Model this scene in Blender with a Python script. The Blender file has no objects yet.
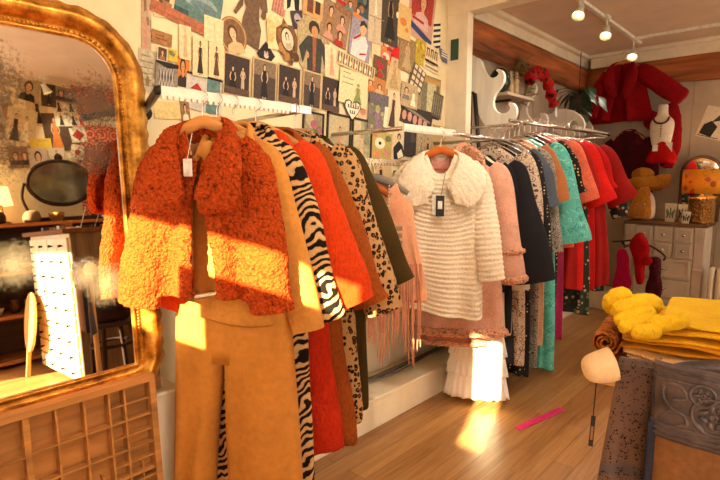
import bpy, bmesh, math, random
from math import sin, cos, pi, radians as R
from mathutils import Vector as V, Matrix, noise
random.seed(7)
COL = bpy.context.scene.collection
# ---------------------------------------------------------------- camera geometry
FPX, HC = 503.0, 1.35
YAW, PIT = R(42.7), math.atan(62/503.0)
_fh = V((-sin(YAW), cos(YAW), 0)); _r = V((cos(YAW), sin(YAW), 0)); _z = V((0, 0, 1))
_f = _fh*cos(PIT) - _z*sin(PIT); _u = _fh*sin(PIT) + _z*cos(PIT)
CAM = V((0, 0, HC))
def ray(u, v): return (_f*FPX + _r*(u-360) + _u*(240-v)).normalized()
def atx(u, v, x): d = ray(u, v); return CAM + d*((x)/d.x)
def aty(u, v, y): d = ray(u, v); return CAM + d*(y/d.y)
def atz(u, v, z): d = ray(u, v); return CAM + d*((z-HC)/d.z)
# ---------------------------------------------------------------- materials
def lin(c):
    return tuple(((x/255.0)/12.92 if x/255.0 <= .04045 else ((x/255.0+.055)/1.055)**2.4) for x in c) + (1.0,)
class NT:
    def __init__(s, name):
        s.m = bpy.data.materials.new(name); s.m.use_nodes = True
        s.t = s.m.node_tree; s.b = s.t.nodes['Principled BSDF']; s.co = None
    def n(s, typ, **kw):
        nd = s.t.nodes.new('ShaderNode'+typ)
        for k, val in kw.items():
            if k.startswith('i_'):
                key = k[2:].replace('_', ' ')
                nd.inputs[key].default_value = val
            else: setattr(nd, k, val)
        return nd
    def l(s, a, b): s.t.links.new(a, b)
    def coord(s, scale=(1, 1, 1), rot=(0, 0, 0), loc=(0, 0, 0), kind='Object'):
        c = s.n('TexCoord'); m = s.n('Mapping')
        m.inputs['Scale'].default_value = scale; m.inputs['Rotation'].default_value = rot; m.inputs['Location'].default_value = loc
        s.l(c.outputs[kind], m.inputs['Vector']); return m.outputs['Vector']
    def ramp(s, fac, stops, interp='LINEAR'):
        r = s.n('ValToRGB'); r.color_ramp.interpolation = interp
        e = r.color_ramp.elements
        while len(e) > 1: e.remove(e[-1])
        e[0].position = stops[0][0]; e[0].color = stops[0][1]
        for p, c in stops[1:]:
            x = e.new(p); x.color = c
        s.l(fac, r.inputs['Fac']); return r.outputs['Color']
    def noise(s, vec, scale, detail=3, rough=.55, dist=0):
        n = s.n('TexNoise'); n.inputs['Scale'].default_value = scale; n.inputs['Detail'].default_value = detail
        n.inputs['Roughness'].default_value = rough; n.inputs['Distortion'].default_value = dist
        if vec: s.l(vec, n.inputs['Vector'])
        return n.outputs['Fac']
    def vor(s, vec, scale, feature='F1', rnd=1.0, out='Distance'):
        n = s.n('TexVoronoi'); n.feature = feature; n.inputs['Scale'].default_value = scale
        n.inputs['Randomness'].default_value = rnd
        s.l(vec, n.inputs['Vector']); return n.outputs[out]
    def mix(s, fac, a, b, mode='MIX'):
        m = s.n('Mix'); m.data_type = 'RGBA'; m.blend_type = mode
        for sock, val in ((m.inputs[0], fac), (m.inputs[6], a), (m.inputs[7], b)):
            if hasattr(val, 'is_linked'): s.l(val, sock)
            else: sock.default_value = val
        return m.outputs[2]
    def math(s, op, a, b=None, c=None):
        m = s.n('Math'); m.operation = op
        for i, val in enumerate((a, b, c)):
            if val is None: continue
            if hasattr(val, 'is_linked'): s.l(val, m.inputs[i])
            else: m.inputs[i].default_value = val
        return m.outputs[0]
    def bump(s, h, strength=.4, dist=.01):
        b = s.n('Bump'); b.inputs['Strength'].default_value = strength; b.inputs['Distance'].default_value = dist
        s.l(h, b.inputs['Height']); s.l(b.outputs[0], s.b.inputs['Normal'])
    def col(s, c):
        if hasattr(c, 'is_linked'): s.l(c, s.b.inputs['Base Color'])
        else: s.b.inputs['Base Color'].default_value = c
    def set(s, **kw):
        for k, val in kw.items(): s.b.inputs[k.replace('_', ' ')].default_value = val
MATS = {}
def sh(c, f): return tuple(max(0, min(255, x*f)) for x in c)
def plain(name, c, rough=.6, metal=0.0, var=.12, scale=30, bump=.1, emit=0):
    if name in MATS: return MATS[name]
    t = NT(name); v = t.coord()
    n = t.noise(v, scale)
    t.col(t.ramp(n, [(.25, lin(sh(c, 1-var))), (.75, lin(sh(c, 1+var)))]))
    t.set(Roughness=rough, Metallic=metal)
    if bump: t.bump(n, bump, .004)
    if emit:
        t.b.inputs['Emission Color'].default_value = lin(c); t.b.inputs['Emission Strength'].default_value = emit
    MATS[name] = t.m; return t.m
def fur(name, c, scale=90, var=.3, curl=False, bump=.7, sheen=.5):
    if name in MATS: return MATS[name]
    t = NT(name); v = t.coord()
    wob = t.n('TexNoise'); wob.inputs['Scale'].default_value = scale*.6; t.l(v, wob.inputs['Vector'])
    vv = t.n('VectorMath'); vv.operation = 'MULTIPLY_ADD'; t.l(wob.outputs['Color'], vv.inputs[0]); vv.inputs[1].default_value = (.02, .02, .02); t.l(v, vv.inputs[2])
    if curl:
        d = t.vor(vv.outputs[0], scale); h = t.math('SUBTRACT', 1.0, d)
        n2 = t.noise(v, scale*3, 2); h = t.math('ADD', h, t.math('MULTIPLY', n2, .5))
    else:
        m = t.n('Mapping'); m.inputs['Scale'].default_value = (1, 1, .22); t.l(vv.outputs[0], m.inputs['Vector'])
        h = t.noise(m.outputs[0], scale*2.2, 4, .7)
        big = t.noise(v, 9, 2); h = t.math('ADD', h, t.math('MULTIPLY', big, .25)); h = t.math('SUBTRACT', h, .1)
    t.col(t.ramp(h, [(.25, lin(sh(c, 1-var*1.5))), (.55, lin(c)), (.95, lin(sh(c, 1+var*.6)))]))
    t.set(Roughness=.9, Sheen_Weight=sheen*.3, Sheen_Roughness=.5)
    t.b.inputs['Sheen Tint'].default_value = lin(sh(c, 1.25))
    t.b.inputs['Specular IOR Level'].default_value = .15
    t.bump(h, bump, .012); MATS[name] = t.m; return t.m
def cloth(name, c, scale=260, var=.15, rough=.85, bump=.25, sheen=.05, spec=.2, alpha=None):
    if name in MATS: return MATS[name]
    t = NT(name); v = t.coord()
    n = t.noise(v, scale, 2); big = t.noise(v, 8, 3)
    f = t.math('ADD', t.math('MULTIPLY', n, .5), t.math('MULTIPLY', big, .5))
    t.col(t.ramp(f, [(.3, lin(sh(c, 1-var))), (.7, lin(sh(c, 1+var)))]))
    t.set(Roughness=rough, Sheen_Weight=min(sheen, .15)); t.b.inputs['Sheen Tint'].default_value = lin(sh(c, 1.2))
    t.b.inputs['Specular IOR Level'].default_value = spec
    if alpha: t.b.inputs['Alpha'].default_value = alpha
    t.bump(f, bump, .004); MATS[name] = t.m; return t.m
def zebra():
    t = NT('zebra print'); v = t.coord((1, 1, 1))
    wob = t.n('TexNoise'); wob.inputs['Scale'].default_value = 9.0; wob.inputs['Detail'].default_value = 2.5; t.l(v, wob.inputs['Vector'])
    vv = t.n('VectorMath'); vv.operation = 'MULTIPLY_ADD'; t.l(wob.outputs['Color'], vv.inputs[0]); vv.inputs[1].default_value = (.1, .1, .13); t.l(v, vv.inputs[2])
    w = t.n('TexWave'); w.wave_type = 'BANDS'; w.bands_direction = 'Z'
    for k, x in (('Scale', 12.0), ('Distortion', 1.2), ('Detail', 2), ('Detail Scale', 2.0)): w.inputs[k].default_value = x
    m = t.n('Mapping'); m.inputs['Rotation'].default_value = (R(20), R(38), 0); t.l(vv.outputs[0], m.inputs[0]); t.l(m.outputs[0], w.inputs['Vector'])
    n = t.noise(v, 200, 3); big = t.noise(v, 14, 2)
    f = t.math('ADD', t.math('ADD', w.outputs['Fac'], t.math('MULTIPLY', n, .16)), t.math('MULTIPLY', t.math('SUBTRACT', big, .5), .55))
    t.col(t.ramp(f, [(.5, lin((24, 16, 10))), (.58, lin((190, 146, 92))), (1, lin((208, 168, 114)))]))
    t.set(Roughness=.9, Sheen_Weight=.0); t.bump(n, .6, .01); t.b.inputs['Specular IOR Level'].default_value = .15
    return t.m
def leopard():
    t = NT('leopard print'); v = t.coord((1, 1, .9))
    wob = t.n('TexNoise'); wob.inputs['Scale'].default_value = 60; wob.inputs['Detail'].default_value = 2; t.l(v, wob.inputs['Vector'])
    vv = t.n('VectorMath'); vv.operation = 'MULTIPLY_ADD'; t.l(wob.outputs['Color'], vv.inputs[0]); vv.inputs[1].default_value = (.013, .013, .013); t.l(v, vv.inputs[2])
    d = t.vor(vv.outputs[0], 50, rnd=.7); n = t.noise(v, 95, 1)
    cream, blk, tan = lin((186, 142, 90)), lin((26, 16, 10)), lin((148, 92, 42))
    ring = t.ramp(d, [(.0, (0, 0, 0, 1)), (.14, (0, 0, 0, 1)), (.18, (1, 1, 1, 1)), (.43, (1, 1, 1, 1)), (.48, (0, 0, 0, 1))])
    gap = t.ramp(n, [(.34, (0, 0, 0, 1)), (.4, (1, 1, 1, 1))])
    base = t.mix(t.ramp(d, [(.2, (1, 1, 1, 1)), (.4, (0, 0, 0, 1))]), cream, tan)
    t.col(t.mix(t.math('MULTIPLY', ring, gap), base, blk))
    f = t.noise(v, 260, 3); t.bump(f, .6, .01); t.set(Roughness=.9, Sheen_Weight=.0); t.b.inputs['Specular IOR Level'].default_value = .15
    return t.m
def printed(name, base, cols, scale=40, thr=.32, kind='spots', rough=.85):
    """base cloth with an all-over print of spots, sprigs or paisley swirls in several colours"""
    if name in MATS: return MATS[name]
    t = NT(name); v = t.coord()
    wob = t.n('TexNoise'); wob.inputs['Scale'].default_value = scale*.8; t.l(v, wob.inputs['Vector'])
    amp = {'spots': .0, 'sprig': .6/scale, 'swirl': 1.4/scale}[kind]
    vv = t.n('VectorMath'); vv.operation = 'MULTIPLY_ADD'; t.l(wob.outputs['Color'], vv.inputs[0]); vv.inputs[1].default_value = (amp,)*3; t.l(v, vv.inputs[2])
    vn = t.n('TexVoronoi'); vn.inputs['Scale'].default_value = scale; t.l(vv.outputs[0], vn.inputs['Vector'])
    if kind == 'spots': vn.inputs['Randomness'].default_value = .35
    st = [(i/len(cols), lin(c)) for i, c in enumerate(cols)]
    sep = t.n('SeparateColor'); t.l(vn.outputs['Color'], sep.inputs[0])
    pc = t.ramp(sep.outputs[0], st, 'CONSTANT')
    if kind == 'swirl':
        f = t.math('SINE', t.math('MULTIPLY', vn.outputs['Distance'], 16.0)); f = t.ramp(f, [(.4, (0, 0, 0, 1)), (.6, (1, 1, 1, 1))])
    else: f = t.ramp(vn.outputs['Distance'], [(thr, (1, 1, 1, 1)), (thr+.06, (0, 0, 0, 1))])
    t.col(t.mix(f, lin(base), pc)); t.set(Roughness=rough, Sheen_Weight=.03); t.b.inputs['Specular IOR Level'].default_value = .2
    t.bump(t.noise(v, 240, 2), .2, .004); MATS[name] = t.m; return t.m
def wood(name, c, scale=1.0, rough=.5, axis='Y', var=.35):
    if name in MATS: return MATS[name]
    t = NT(name); sc = {'X': (2, 26, 26), 'Y': (26, 2, 26), 'Z': (26, 26, 2)}[axis]
    v = t.coord(tuple(x*scale for x in sc))
    n = t.noise(v, 1.0, 5, .6, .6)
    t.col(t.ramp(n, [(.3, lin(sh(c, 1-var))), (.55, lin(c)), (.75, lin(sh(c, 1+var*.5)))]))
    t.set(Roughness=rough); t.bump(n, .25, .004); MATS[name] = t.m; return t.m
def gilt():
    t = NT('aged gilt'); v = t.coord()
    n = t.noise(v, 18, 6, .65); n2 = t.noise(v, 140, 3)
    t.col(t.ramp(n, [(.3, lin((104, 60, 18))), (.48, lin((186, 124, 38))), (.62, lin((222, 164, 66))), (.8, lin((244, 206, 120)))]))
    t.set(Metallic=.75, Roughness=.38); t.bump(t.math('ADD', n, t.math('MULTIPLY', n2, .35)), .3, .006); return t.m
# ---------------------------------------------------------------- mesh building
class MB:
    def __init__(s): s.v = []; s.f = []; s.mi = []
    def add(s, vs, fs, mi=0, M=None):
        o = len(s.v)
        s.v += [(M @ V(p)) if M else V(p) for p in vs]
        for f in fs: s.f.append(tuple(i+o for i in f)); s.mi.append(mi)
        return s
    def box(s, c, d, mi=0, M=None, rz=0, rx=0, ry=0):
        x, y, z = (k/2 for k in d)
        vs = [V((a, b, e)) for a in (-x, x) for b in (-y, y) for e in (-z, z)]
        T = Matrix.Translation(c) @ Matrix.Rotation(rz, 4, 'Z') @ Matrix.Rotation(ry, 4, 'Y') @ Matrix.Rotation(rx, 4, 'X')
        if M: T = M @ T
        return s.add(vs, [(0, 1, 3, 2), (4, 6, 7, 5), (0, 4, 5, 1), (2, 3, 7, 6), (0, 2, 6, 4), (1, 5, 7, 3)], mi, T)
    def bb(s, lo, hi, mi=0, M=None):
        lo, hi = V(lo), V(hi); return s.box((lo+hi)/2, hi-lo, mi, M)
    def tube(s, pts, r, n=8, mi=0, M=None, cap=True, sx=1.0, up=None):
        pts = [V(p) for p in pts]
        if not hasattr(r, '__len__'): r = [r]*len(pts)
        vs, fs = [], []; a = None
        for i, p in enumerate(pts):
            t = (pts[min(i+1, len(pts)-1)]-pts[max(i-1, 0)]).normalized()
            if up is not None: a = V(up)
            elif a is None: a = V((0, 0, 1)) if abs(t.z) < .9 else V((1, 0, 0))
            a = (a-t*a.dot(t)).normalized(); b = t.cross(a)
            for k in range(n):
                q = 2*pi*k/n; vs.append(p+a*(r[i]*cos(q))+b*(r[i]*sin(q)*sx))
        for i in range(len(pts)-1):
            for k in range(n): fs.append((i*n+k, i*n+(k+1) % n, (i+1)*n+(k+1) % n, (i+1)*n+k))
        if cap: fs.append(tuple(range(n))[::-1]); fs.append(tuple((len(pts)-1)*n+k for k in range(n)))
        return s.add(vs, fs, mi, M)
    def lathe(s, prof, n=20, mi=0, M=None, sy=1.0, arc=None):
        vs, fs = [], []; full = arc is None; m = n if full else n+1
        for (r, z) in prof:
            for k in range(m):
                q = (2*pi*k/n) if full else arc[0]+(arc[1]-arc[0])*k/n
                vs.append((r*cos(q), r*sin(q)*sy, z))
        for i in range(len(prof)-1):
            for k in range(n): fs.append((i*m+k, i*m+(k+1) % m, (i+1)*m+(k+1) % m, (i+1)*m+k))
        return s.add(vs, fs, mi, M)
    def ball(s, c, r, n=10, mi=0, M=None):
        rx, ry, rz = r if hasattr(r, '__len__') else (r, r, r)
        vs, fs = [], []
        h = max(4, n//2+1)
        for i in range(h+1):
            p = pi*i/h
            for k in range(n):
                q = 2*pi*k/n; vs.append((c[0]+rx*sin(p)*cos(q), c[1]+ry*sin(p)*sin(q), c[2]+rz*cos(p)))
        for i in range(h):
            for k in range(n): fs.append((i*n+k, (i+1)*n+k, (i+1)*n+(k+1) % n, i*n+(k+1) % n))
        return s.add(vs, fs, mi, M)
    def prism(s, poly, ext, mi=0, M=None):
        """poly: list of 3D points (planar); ext: extrusion vector"""
        n = len(poly); P = [V(p) for p in poly]; e = V(ext)
        fs = [tuple(range(n))[::-1], tuple(range(n, 2*n))]+[(i, (i+1) % n, n+(i+1) % n, n+i) for i in range(n)]
        return s.add(P+[p+e for p in P], fs, mi, M)
    def loft(s, rings, closed=True, mi=0, M=None, cap0=False, cap1=False):
        n = len(rings[0]); vs = [p for r in rings for p in r]; fs = []
        for i in range(len(rings)-1):
            for k in range(n if closed else n-1):
                fs.append((i*n+k, i*n+(k+1) % n, (i+1)*n+(k+1) % n, (i+1)*n+k))
        if cap0: fs.append(tuple(range(n))[::-1])
        if cap1: fs.append(tuple((len(rings)-1)*n+k for k in range(n)))
        return s.add(vs, fs, mi, M)
    def build(s, name, mats, parent=None, smooth=False, sub=0, solid=0, disp=None, bevel=0, fix=True):
        me = bpy.data.meshes.new(name); me.from_pydata([tuple(p) for p in s.v], [], s.f)
        if not isinstance(mats, (list, tuple)): mats = [mats]
        for m in mats: me.materials.append(m)
        if len(mats) > 1: me.polygons.foreach_set('material_index', s.mi)
        if fix:
            bm = bmesh.new(); bm.from_mesh(me); bmesh.ops.remove_doubles(bm, verts=bm.verts, dist=1e-5)
            bmesh.ops.recalc_face_normals(bm, faces=bm.faces); bm.to_mesh(me); bm.free()
        if smooth: me.polygons.foreach_set('use_smooth', [True]*len(me.polygons))
        o = bpy.data.objects.new(name, me); COL.objects.link(o)
        if parent: o.parent = parent
        if solid:
            q = o.modifiers.new('solid', 'SOLIDIFY'); q.thickness = solid; q.offset = -1
        if bevel:
            q = o.modifiers.new('bevel', 'BEVEL'); q.width = bevel; q.segments = 2; q.limit_method = 'ANGLE'; q.angle_limit = R(40)
        if sub:
            q = o.modifiers.new('sub', 'SUBSURF'); q.levels = sub; q.render_levels = sub
        for d in (disp or []):
            tx = bpy.data.textures.new('relief', d[0]); tx.noise_scale = d[1]
            if d[0] == 'CLOUDS': tx.noise_depth = 2
            q = o.modifiers.new('relief', 'DISPLACE'); q.texture = tx; q.strength = d[2]; q.mid_level = .5; q.texture_coords = 'LOCAL'
        return o
def tag(o, label, cat, group=None, kind=None):
    o['label'] = label; o['category'] = cat
    if group: o['group'] = group
    if kind: o['kind'] = kind
    return o
def empty(name, loc=(0, 0, 0), rz=0, label=None, cat=None, group=None):
    o = bpy.data.objects.new(name, None); COL.objects.link(o); o.location = loc; o.rotation_euler = (0, 0, rz); o.empty_display_size = .05
    if label: tag(o, label, cat, group)
    return o
def struct(o): o['kind'] = 'structure'; return o
def copy_thing(o, parent=None):
    c = o.copy(); COL.objects.link(c)
    if parent: c.parent = parent
    for ch in list(o.children): copy_thing(ch, c)
    return c
def sm(x): x = max(0, min(1, x)); return x*x*(3-2*x)
def curve_pts(pts, n=6):
    """Catmull-Rom through points"""
    P = [V(p) for p in pts]; out = []
    for i in range(len(P)-1):
        a, b, c, d = P[max(i-1, 0)], P[i], P[i+1], P[min(i+2, len(P)-1)]
        for k in range(n):
            t = k/n; out.append(.5*((2*b)+(c-a)*t+(2*a-5*b+4*c-d)*t*t+(3*b-a-3*c+d)*t**3))
    out.append(P[-1]); return out
def lerp_tab(tab, x):
    for (a, va), (b, vb) in zip(tab, tab[1:]):
        if x <= b: return va+(vb-va)*sm((x-a)/(b-a)) if x > a else va
    return tab[-1][1]
# ================================================================ the setting
XL, XR, YF, YM, YB, ZF, ZB = -2.05, 2.4, -0.8, 3.12, 5.7, 2.8, 2.6
t = NT('oak floor'); v = t.coord((1, 1, 1), (0, 0, R(90)))
bt = t.n('TexBrick'); bt.offset = .37; bt.offset_frequency = 2
for k, x in (('Scale', 1.0), ('Mortar Size', .0015), ('Brick Width', 1.15), ('Row Height', .095), ('Bias', 0.0)): bt.inputs[k].default_value = x
bt.inputs['Color1'].default_value = lin((188, 138, 82)); bt.inputs['Color2'].default_value = lin((146, 98, 54)); bt.inputs['Mortar'].default_value = lin((84, 46, 18))
t.l(v, bt.inputs['Vector'])
g = t.noise(t.coord((38, 2.2, 1)), 1.0, 5, .62, 1.2)
t.col(t.mix(.42, bt.outputs['Color'], t.ramp(g, [(.3, lin((108, 66, 32))), (.5, lin((172, 120, 66))), (.7, lin((206, 156, 100)))])))
t.set(Roughness=.34); t.bump(g, .06, .003); M_FLOOR = t.m
M_WALL = plain('cream wall', (240, 220, 172), .85, var=.05, scale=6, bump=.15)
M_TRIM = plain('white gloss trim', (238, 222, 190), .5, var=.04, scale=8, bump=.05)
M_BOARD = plain('beige painted boards', (186, 166, 140), .6, var=.07, scale=5, bump=.1)
M_CEIL = plain('ceiling plaster', (222, 196, 168), .9, var=.04, scale=4, bump=.1)
M_BEAM = wood('old beam', (172, 96, 46), .5, .7, 'Y', .55)
M_BEAMX = wood('old beam across', (172, 96, 46), .5, .7, 'X', .55)
struct(MB().bb((XL, YF, -.1), (XR, YB, 0)).build('floor', M_FLOOR))
struct(MB().bb((XL-.12, YF, 0), (XL, YM+.1, ZF)).build('wall_left', M_WALL))
mb = MB().bb((XL-.12, YB-.02, 0), (XL, YB+.12, ZF)); y = YM+.1
while y < YB-.01:
    mb.bb((XL-.12, y+.002, 0), (XL, min(y+.27, YB)-.002, ZF)); mb.bb((XL-.12, y, 0), (XL-.006, min(y+.27, YB), ZF)); y += .27
struct(mb.build('wall_left_boards', M_BOARD))
mb = MB(); x = XL
while x < XR-.01:
    mb.bb((x+.004, YB, 0), (min(x+.265, XR)-.004, YB+.12, ZF)); mb.bb((x, YB+.012, 0), (min(x+.265, XR), YB+.12, ZF)); x += .265
struct(mb.build('wall_back', M_BOARD))
mb = MB()   # right wall with unseen window openings added to let sky light in
for lo, hi in (((XR, YF, 0), (XR+.12, YB, .75)), ((XR, YF, 2.3), (XR+.12, YB, ZF)), ((XR, YF, .75), (XR+.12, -.65, 2.3)), ((XR, .95, .75), (XR+.12, 3.5, 2.3)), ((XR, 5.3, .75), (XR+.12, YB, 2.3))): mb.bb(lo, hi)
struct(mb.build('wall_right', M_WALL))
# unseen street front: openings shaped so sun patches land on clothes and floor
OPEN = [(-1.62, -.96, 1.55, 1.955), (-.96, -.44, 1.82, 1.965), (-.26, -.11, 1.38, 2.02), (1.15, 2.1, .1, 2.02)]
xs = sorted({XL-.12, XR+.12} | {a for o in OPEN for a in o[:2]}); zs = sorted({0, ZF} | {a for o in OPEN for a in o[2:]})
mb = MB()
for xa, xb in zip(xs, xs[1:]):
    for za, zb in zip(zs, zs[1:]):
        cx, cz = (xa+xb)/2, (za+zb)/2
        if not any(o[0] < cx < o[1] and o[2] < cz < o[3] for o in OPEN): mb.bb((xa, YF-.03, za), (xb, YF, zb))
struct(mb.build('wall_front', M_WALL))
struct(MB().bb((XL-.12, YF-.03, ZF), (XR+.12, YM+.2, ZF+.1)).build('ceiling', M_CEIL))
struct(MB().bb((XL-.12, YM+.05, ZB), (XR+.12, YB+.12, ZB+.1)).build('ceiling_back', M_CEIL))
struct(MB().bb((XL, YM, 2.47), (XR, YM+.12, ZF)).build('trim_1', M_TRIM, bevel=.006))
struct(MB().bb((XL, YM, 0), (XL+.17, YM+.07, 2.47)).build('trim_2', M_TRIM, bevel=.005))
def beam(name, lo, hi, m, ax):
    mb = MB(); lo, hi = V(lo), V(hi); n = 26; rings = []
    for i in range(n+1):
        q = i/n; c = lo.lerp(hi, q); ring = []
        for k in range(16):
            a = 2*pi*k/16; w = .055+.014*noise.noise(V((q*9, cos(a), sin(a))))
            h = .115+.018*noise.noise(V((q*7+5, cos(a)*1.3, sin(a)*1.3)))
            ox = w*math.copysign(abs(cos(a))**.4, cos(a)); oz = h*math.copysign(abs(sin(a))**.4, sin(a))
            ring.append(c+(V((ox, 0, oz)) if ax == 'Y' else V((0, ox, oz))))
        rings.append(ring)
    mb.loft(rings, cap0=True, cap1=True); return struct(mb.build(name, m, smooth=True))
beam('trim_3', (XL+.06, YM+.1, 2.37), (XL+.06, YB, 2.37), M_BEAM, 'Y')
beam('trim_4', (XL+.1, YB-.06, 2.36), (XR, YB-.06, 2.36), M_BEAMX, 'X')
struct(MB().bb((XL, YM+.1, 2.49), (XL+.1, YB, ZB)).bb((XL+.1, YM+.1, 2.565), (XL+.15, YB, ZB)).build('trim_5', M_TRIM, bevel=.008))
struct(MB().bb((XL+.15, YB-.12, 2.47), (XR, YB, ZB)).bb((XL+.15, YB-.17, 2.565), (XR, YB-.12, ZB)).build('trim_6', M_TRIM, bevel=.008))
struct(MB().bb((XL, -.3, .18), (-1.755, .87, .55)).bb((XL, -.3, .55), (-1.735, .885, .562)).build('trim_11', M_TRIM, bevel=.006))
# boxed-in ledge along the collage wall
struct(MB().bb((XL, -.3, 0), (-1.69, 2.9, .16)).bb((XL, -.3, .16), (-1.68, 2.9, .18)).build('trim_7', M_TRIM, bevel=.006))
struct(MB().bb((XL, 1.2, .18), (-1.93, 2.9, .5)).bb((XL, 1.2, .5), (-1.91, 2.9, .52)).build('trim_8', M_TRIM, bevel=.006))
struct(MB().bb((XL, YM+.1, 0), (XL+.28, YB, .2)).bb((XL+.28, YB-.28, 0), (-1.45, YB, .2)).build('trim_9', M_TRIM, bevel=.006))
p = MB().tube([(-1.86, 1.6, .2), (-1.84, 2.2, .2), (-1.85, 2.88, .2)], .012).tube([(-1.83, 1.6, .225), (-1.8, 2.3, .196), (-1.83, 2.88, .22)], .006)
tag(p.build('cable_run', plain('grey cable', (96, 84, 74), .5)), 'grey cables lying along the white ledge under the clothes', 'cable')
# ---------------------------------------------------------------- lights
SUN = V((-.35, 1.0, -.472)).normalized()
def light(name, typ, loc, energy, color=(1, .8, .55), **kw):
    l = bpy.data.lights.new(name, typ); l.energy = energy; l.color = color
    for k, x in kw.items(): setattr(l, k, x)
    o = bpy.data.objects.new(name, l); o.location = loc; COL.objects.link(o); return o
s = light('sun', 'SUN', (0, -5, 4), 54.0, (1, .83, .5), angle=R(.6)); s.rotation_euler = SUN.to_track_quat('-Z', 'Y').to_euler()
w = bpy.data.worlds.new('sky'); bpy.context.scene.world = w; w.use_nodes = True
b = w.node_tree.nodes['Background']; b.inputs[0].default_value = (1.0, .96, .88, 1); b.inputs[1].default_value = 5.0
M_LAMPW = plain('white lamp metal', (236, 226, 206), .4)
M_GLOW = plain('lit bulb', (255, 214, 140), .5, emit=30, bump=0)
def spot(loc, aim, label, power, h=.1, group=None):
    e = empty('track_spotlight', loc, label=label, cat='ceiling light', group=group)
    d = (V(aim)-V(loc)).normalized(); q = d.to_track_quat('Z', 'Y').to_matrix().to_4x4()
    MB().box((0, 0, -.012), (.035, .09, .024)).tube([(0, 0, -.02), (0, 0, -h)], .008).build('mount', M_LAMPW, e, bevel=.003)
    T = Matrix.Translation((0, 0, -h)) @ q
    MB().lathe([(0, -.05), (.022, -.05), (.026, -.01), (.045, .05), (.043, .05), (.024, -.005), (0, -.005)], 16, M=T).build('lamp_shade', M_LAMPW, e, smooth=True)
    MB().ball((0, 0, .022), (.026, .026, .018), 12, M=T).build('bulb', M_GLOW, e, smooth=True)
    P = V(loc)+V((0, 0, -h))+d*.07
    l = light('track_spotlight_beam', 'SPOT', P, power, (1, .9, .74), spot_size=R(110), spot_blend=.8, shadow_soft_size=.04)
    l.rotation_euler = d.to_track_quat('-Z', 'Y').to_euler(); l.parent = e; l.matrix_parent_inverse = Matrix.Translation(-V(loc))
    return e
GS = 'spotlights on the back ceiling'
spot((-1.36, 3.72, ZB), (-1.35, 2.2, .3), 'lit white spotlight nearest the doorway lintel on the back ceiling', 30, .1, GS)
spot((-1.36, 4.3, ZB), (-1.2, 2.9, .4), 'lit white spotlight in the middle of the back ceiling track', 26, .12, GS)
spot((-1.38, 5.12, ZB), (-1.3, 3.4, .2), 'lit white spotlight right above the red cropped jacket', 20, .14, GS)
tag(MB().bb((-1.395, 3.25, ZB-.022), (-1.365, 5.32, ZB)).build('light_track', M_LAMPW), 'white track running down the back ceiling that carries the spotlights', 'light track')
tag(MB().bb((-1.365, 5.1, ZB-.022), (1.2, 5.13, ZB)).build('light_track', M_LAMPW), 'white track crossing the back ceiling along the end wall', 'light track')
spot((2.2, 1.7, ZF), (2.0, 2.4, 1.2), 'round lit ceiling spotlight seen reflected in the gilt mirror', 25, .12)
spot((-.3, .9, ZF), (-1.7, 1.5, 1.1), 'added fill spotlight over the coat rail, out of view and out of the mirror', 75, .1)  # unseen lamp added as fill for the jackets and collage
spot((-.3, 2.3, ZF), (-1.8, 2.3, 1.3), 'added fill spotlight facing the white fur coat, out of view', 75, .1)  # second lamp added out of view to brighten the pale clothes
# ---------------------------------------------------------------- camera
cd = bpy.data.cameras.new('camera'); cam = bpy.data.objects.new('camera', cd); COL.objects.link(cam)
cd.sensor_width = 36; cd.lens = 36*FPX/720; cd.clip_start = .02
cam.location = CAM; cam.rotation_euler = _f.to_track_quat('-Z', 'Y').to_euler()
sc = bpy.context.scene; sc.camera = cam
sc.view_settings.view_transform = 'Standard'; sc.view_settings.look = 'None'; sc.view_settings.exposure = -0.2; sc.view_settings.gamma = 1; sc.view_settings.use_curve_mapping = False
sc.cycles.use_denoising = True; sc.cycles.max_bounces = 8; sc.cycles.sample_clamp_indirect = 6
# ================================================================ the gilt mirror (leans back against the collage wall)
PHI = R(3.0)
mir = empty('wall_mirror', (-1.773, .295, .69), label='tall mirror in a wide gilded frame leaning on the collage wall', cat='mirror')
mir.rotation_euler = (0, -PHI, 0)
MW, MH, FW = .53, 1.205, .094        # half width, height, frame width; local y to the right, z up, x out
def rr(half, h, r, n=10, z0=0):
    pts = [(half, z0), (half, z0+(h-z0)*.33), (half, z0+(h-z0)*.66)]
    for k in range(n+1): a = pi/2*k/n; pts.append((half-r+r*cos(a), h-r+r*sin(a)))
    for k in range(n+1): a = pi/2+pi/2*k/n; pts.append((-half+r+r*cos(a), h-r+r*sin(a)))
    return pts+[(-half, z0+(h-z0)*.66), (-half, z0+(h-z0)*.33), (-half, z0)]
def resample(pts, step):
    out = []; P = [V(p) for p in pts]
    for a, b in zip(P, P[1:]):
        n = max(1, int((b-a).length/step))
        for k in range(n): out.append(a.lerp(b, k/n))
    out.append(P[-1]); return out
path = resample([(a, b, 0) for a, b in rr(MW-FW, MH-FW, .13, 12)]+[(MW-FW-1e-3-2*(MW-FW), 0, 0)][:0], .012)
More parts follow.
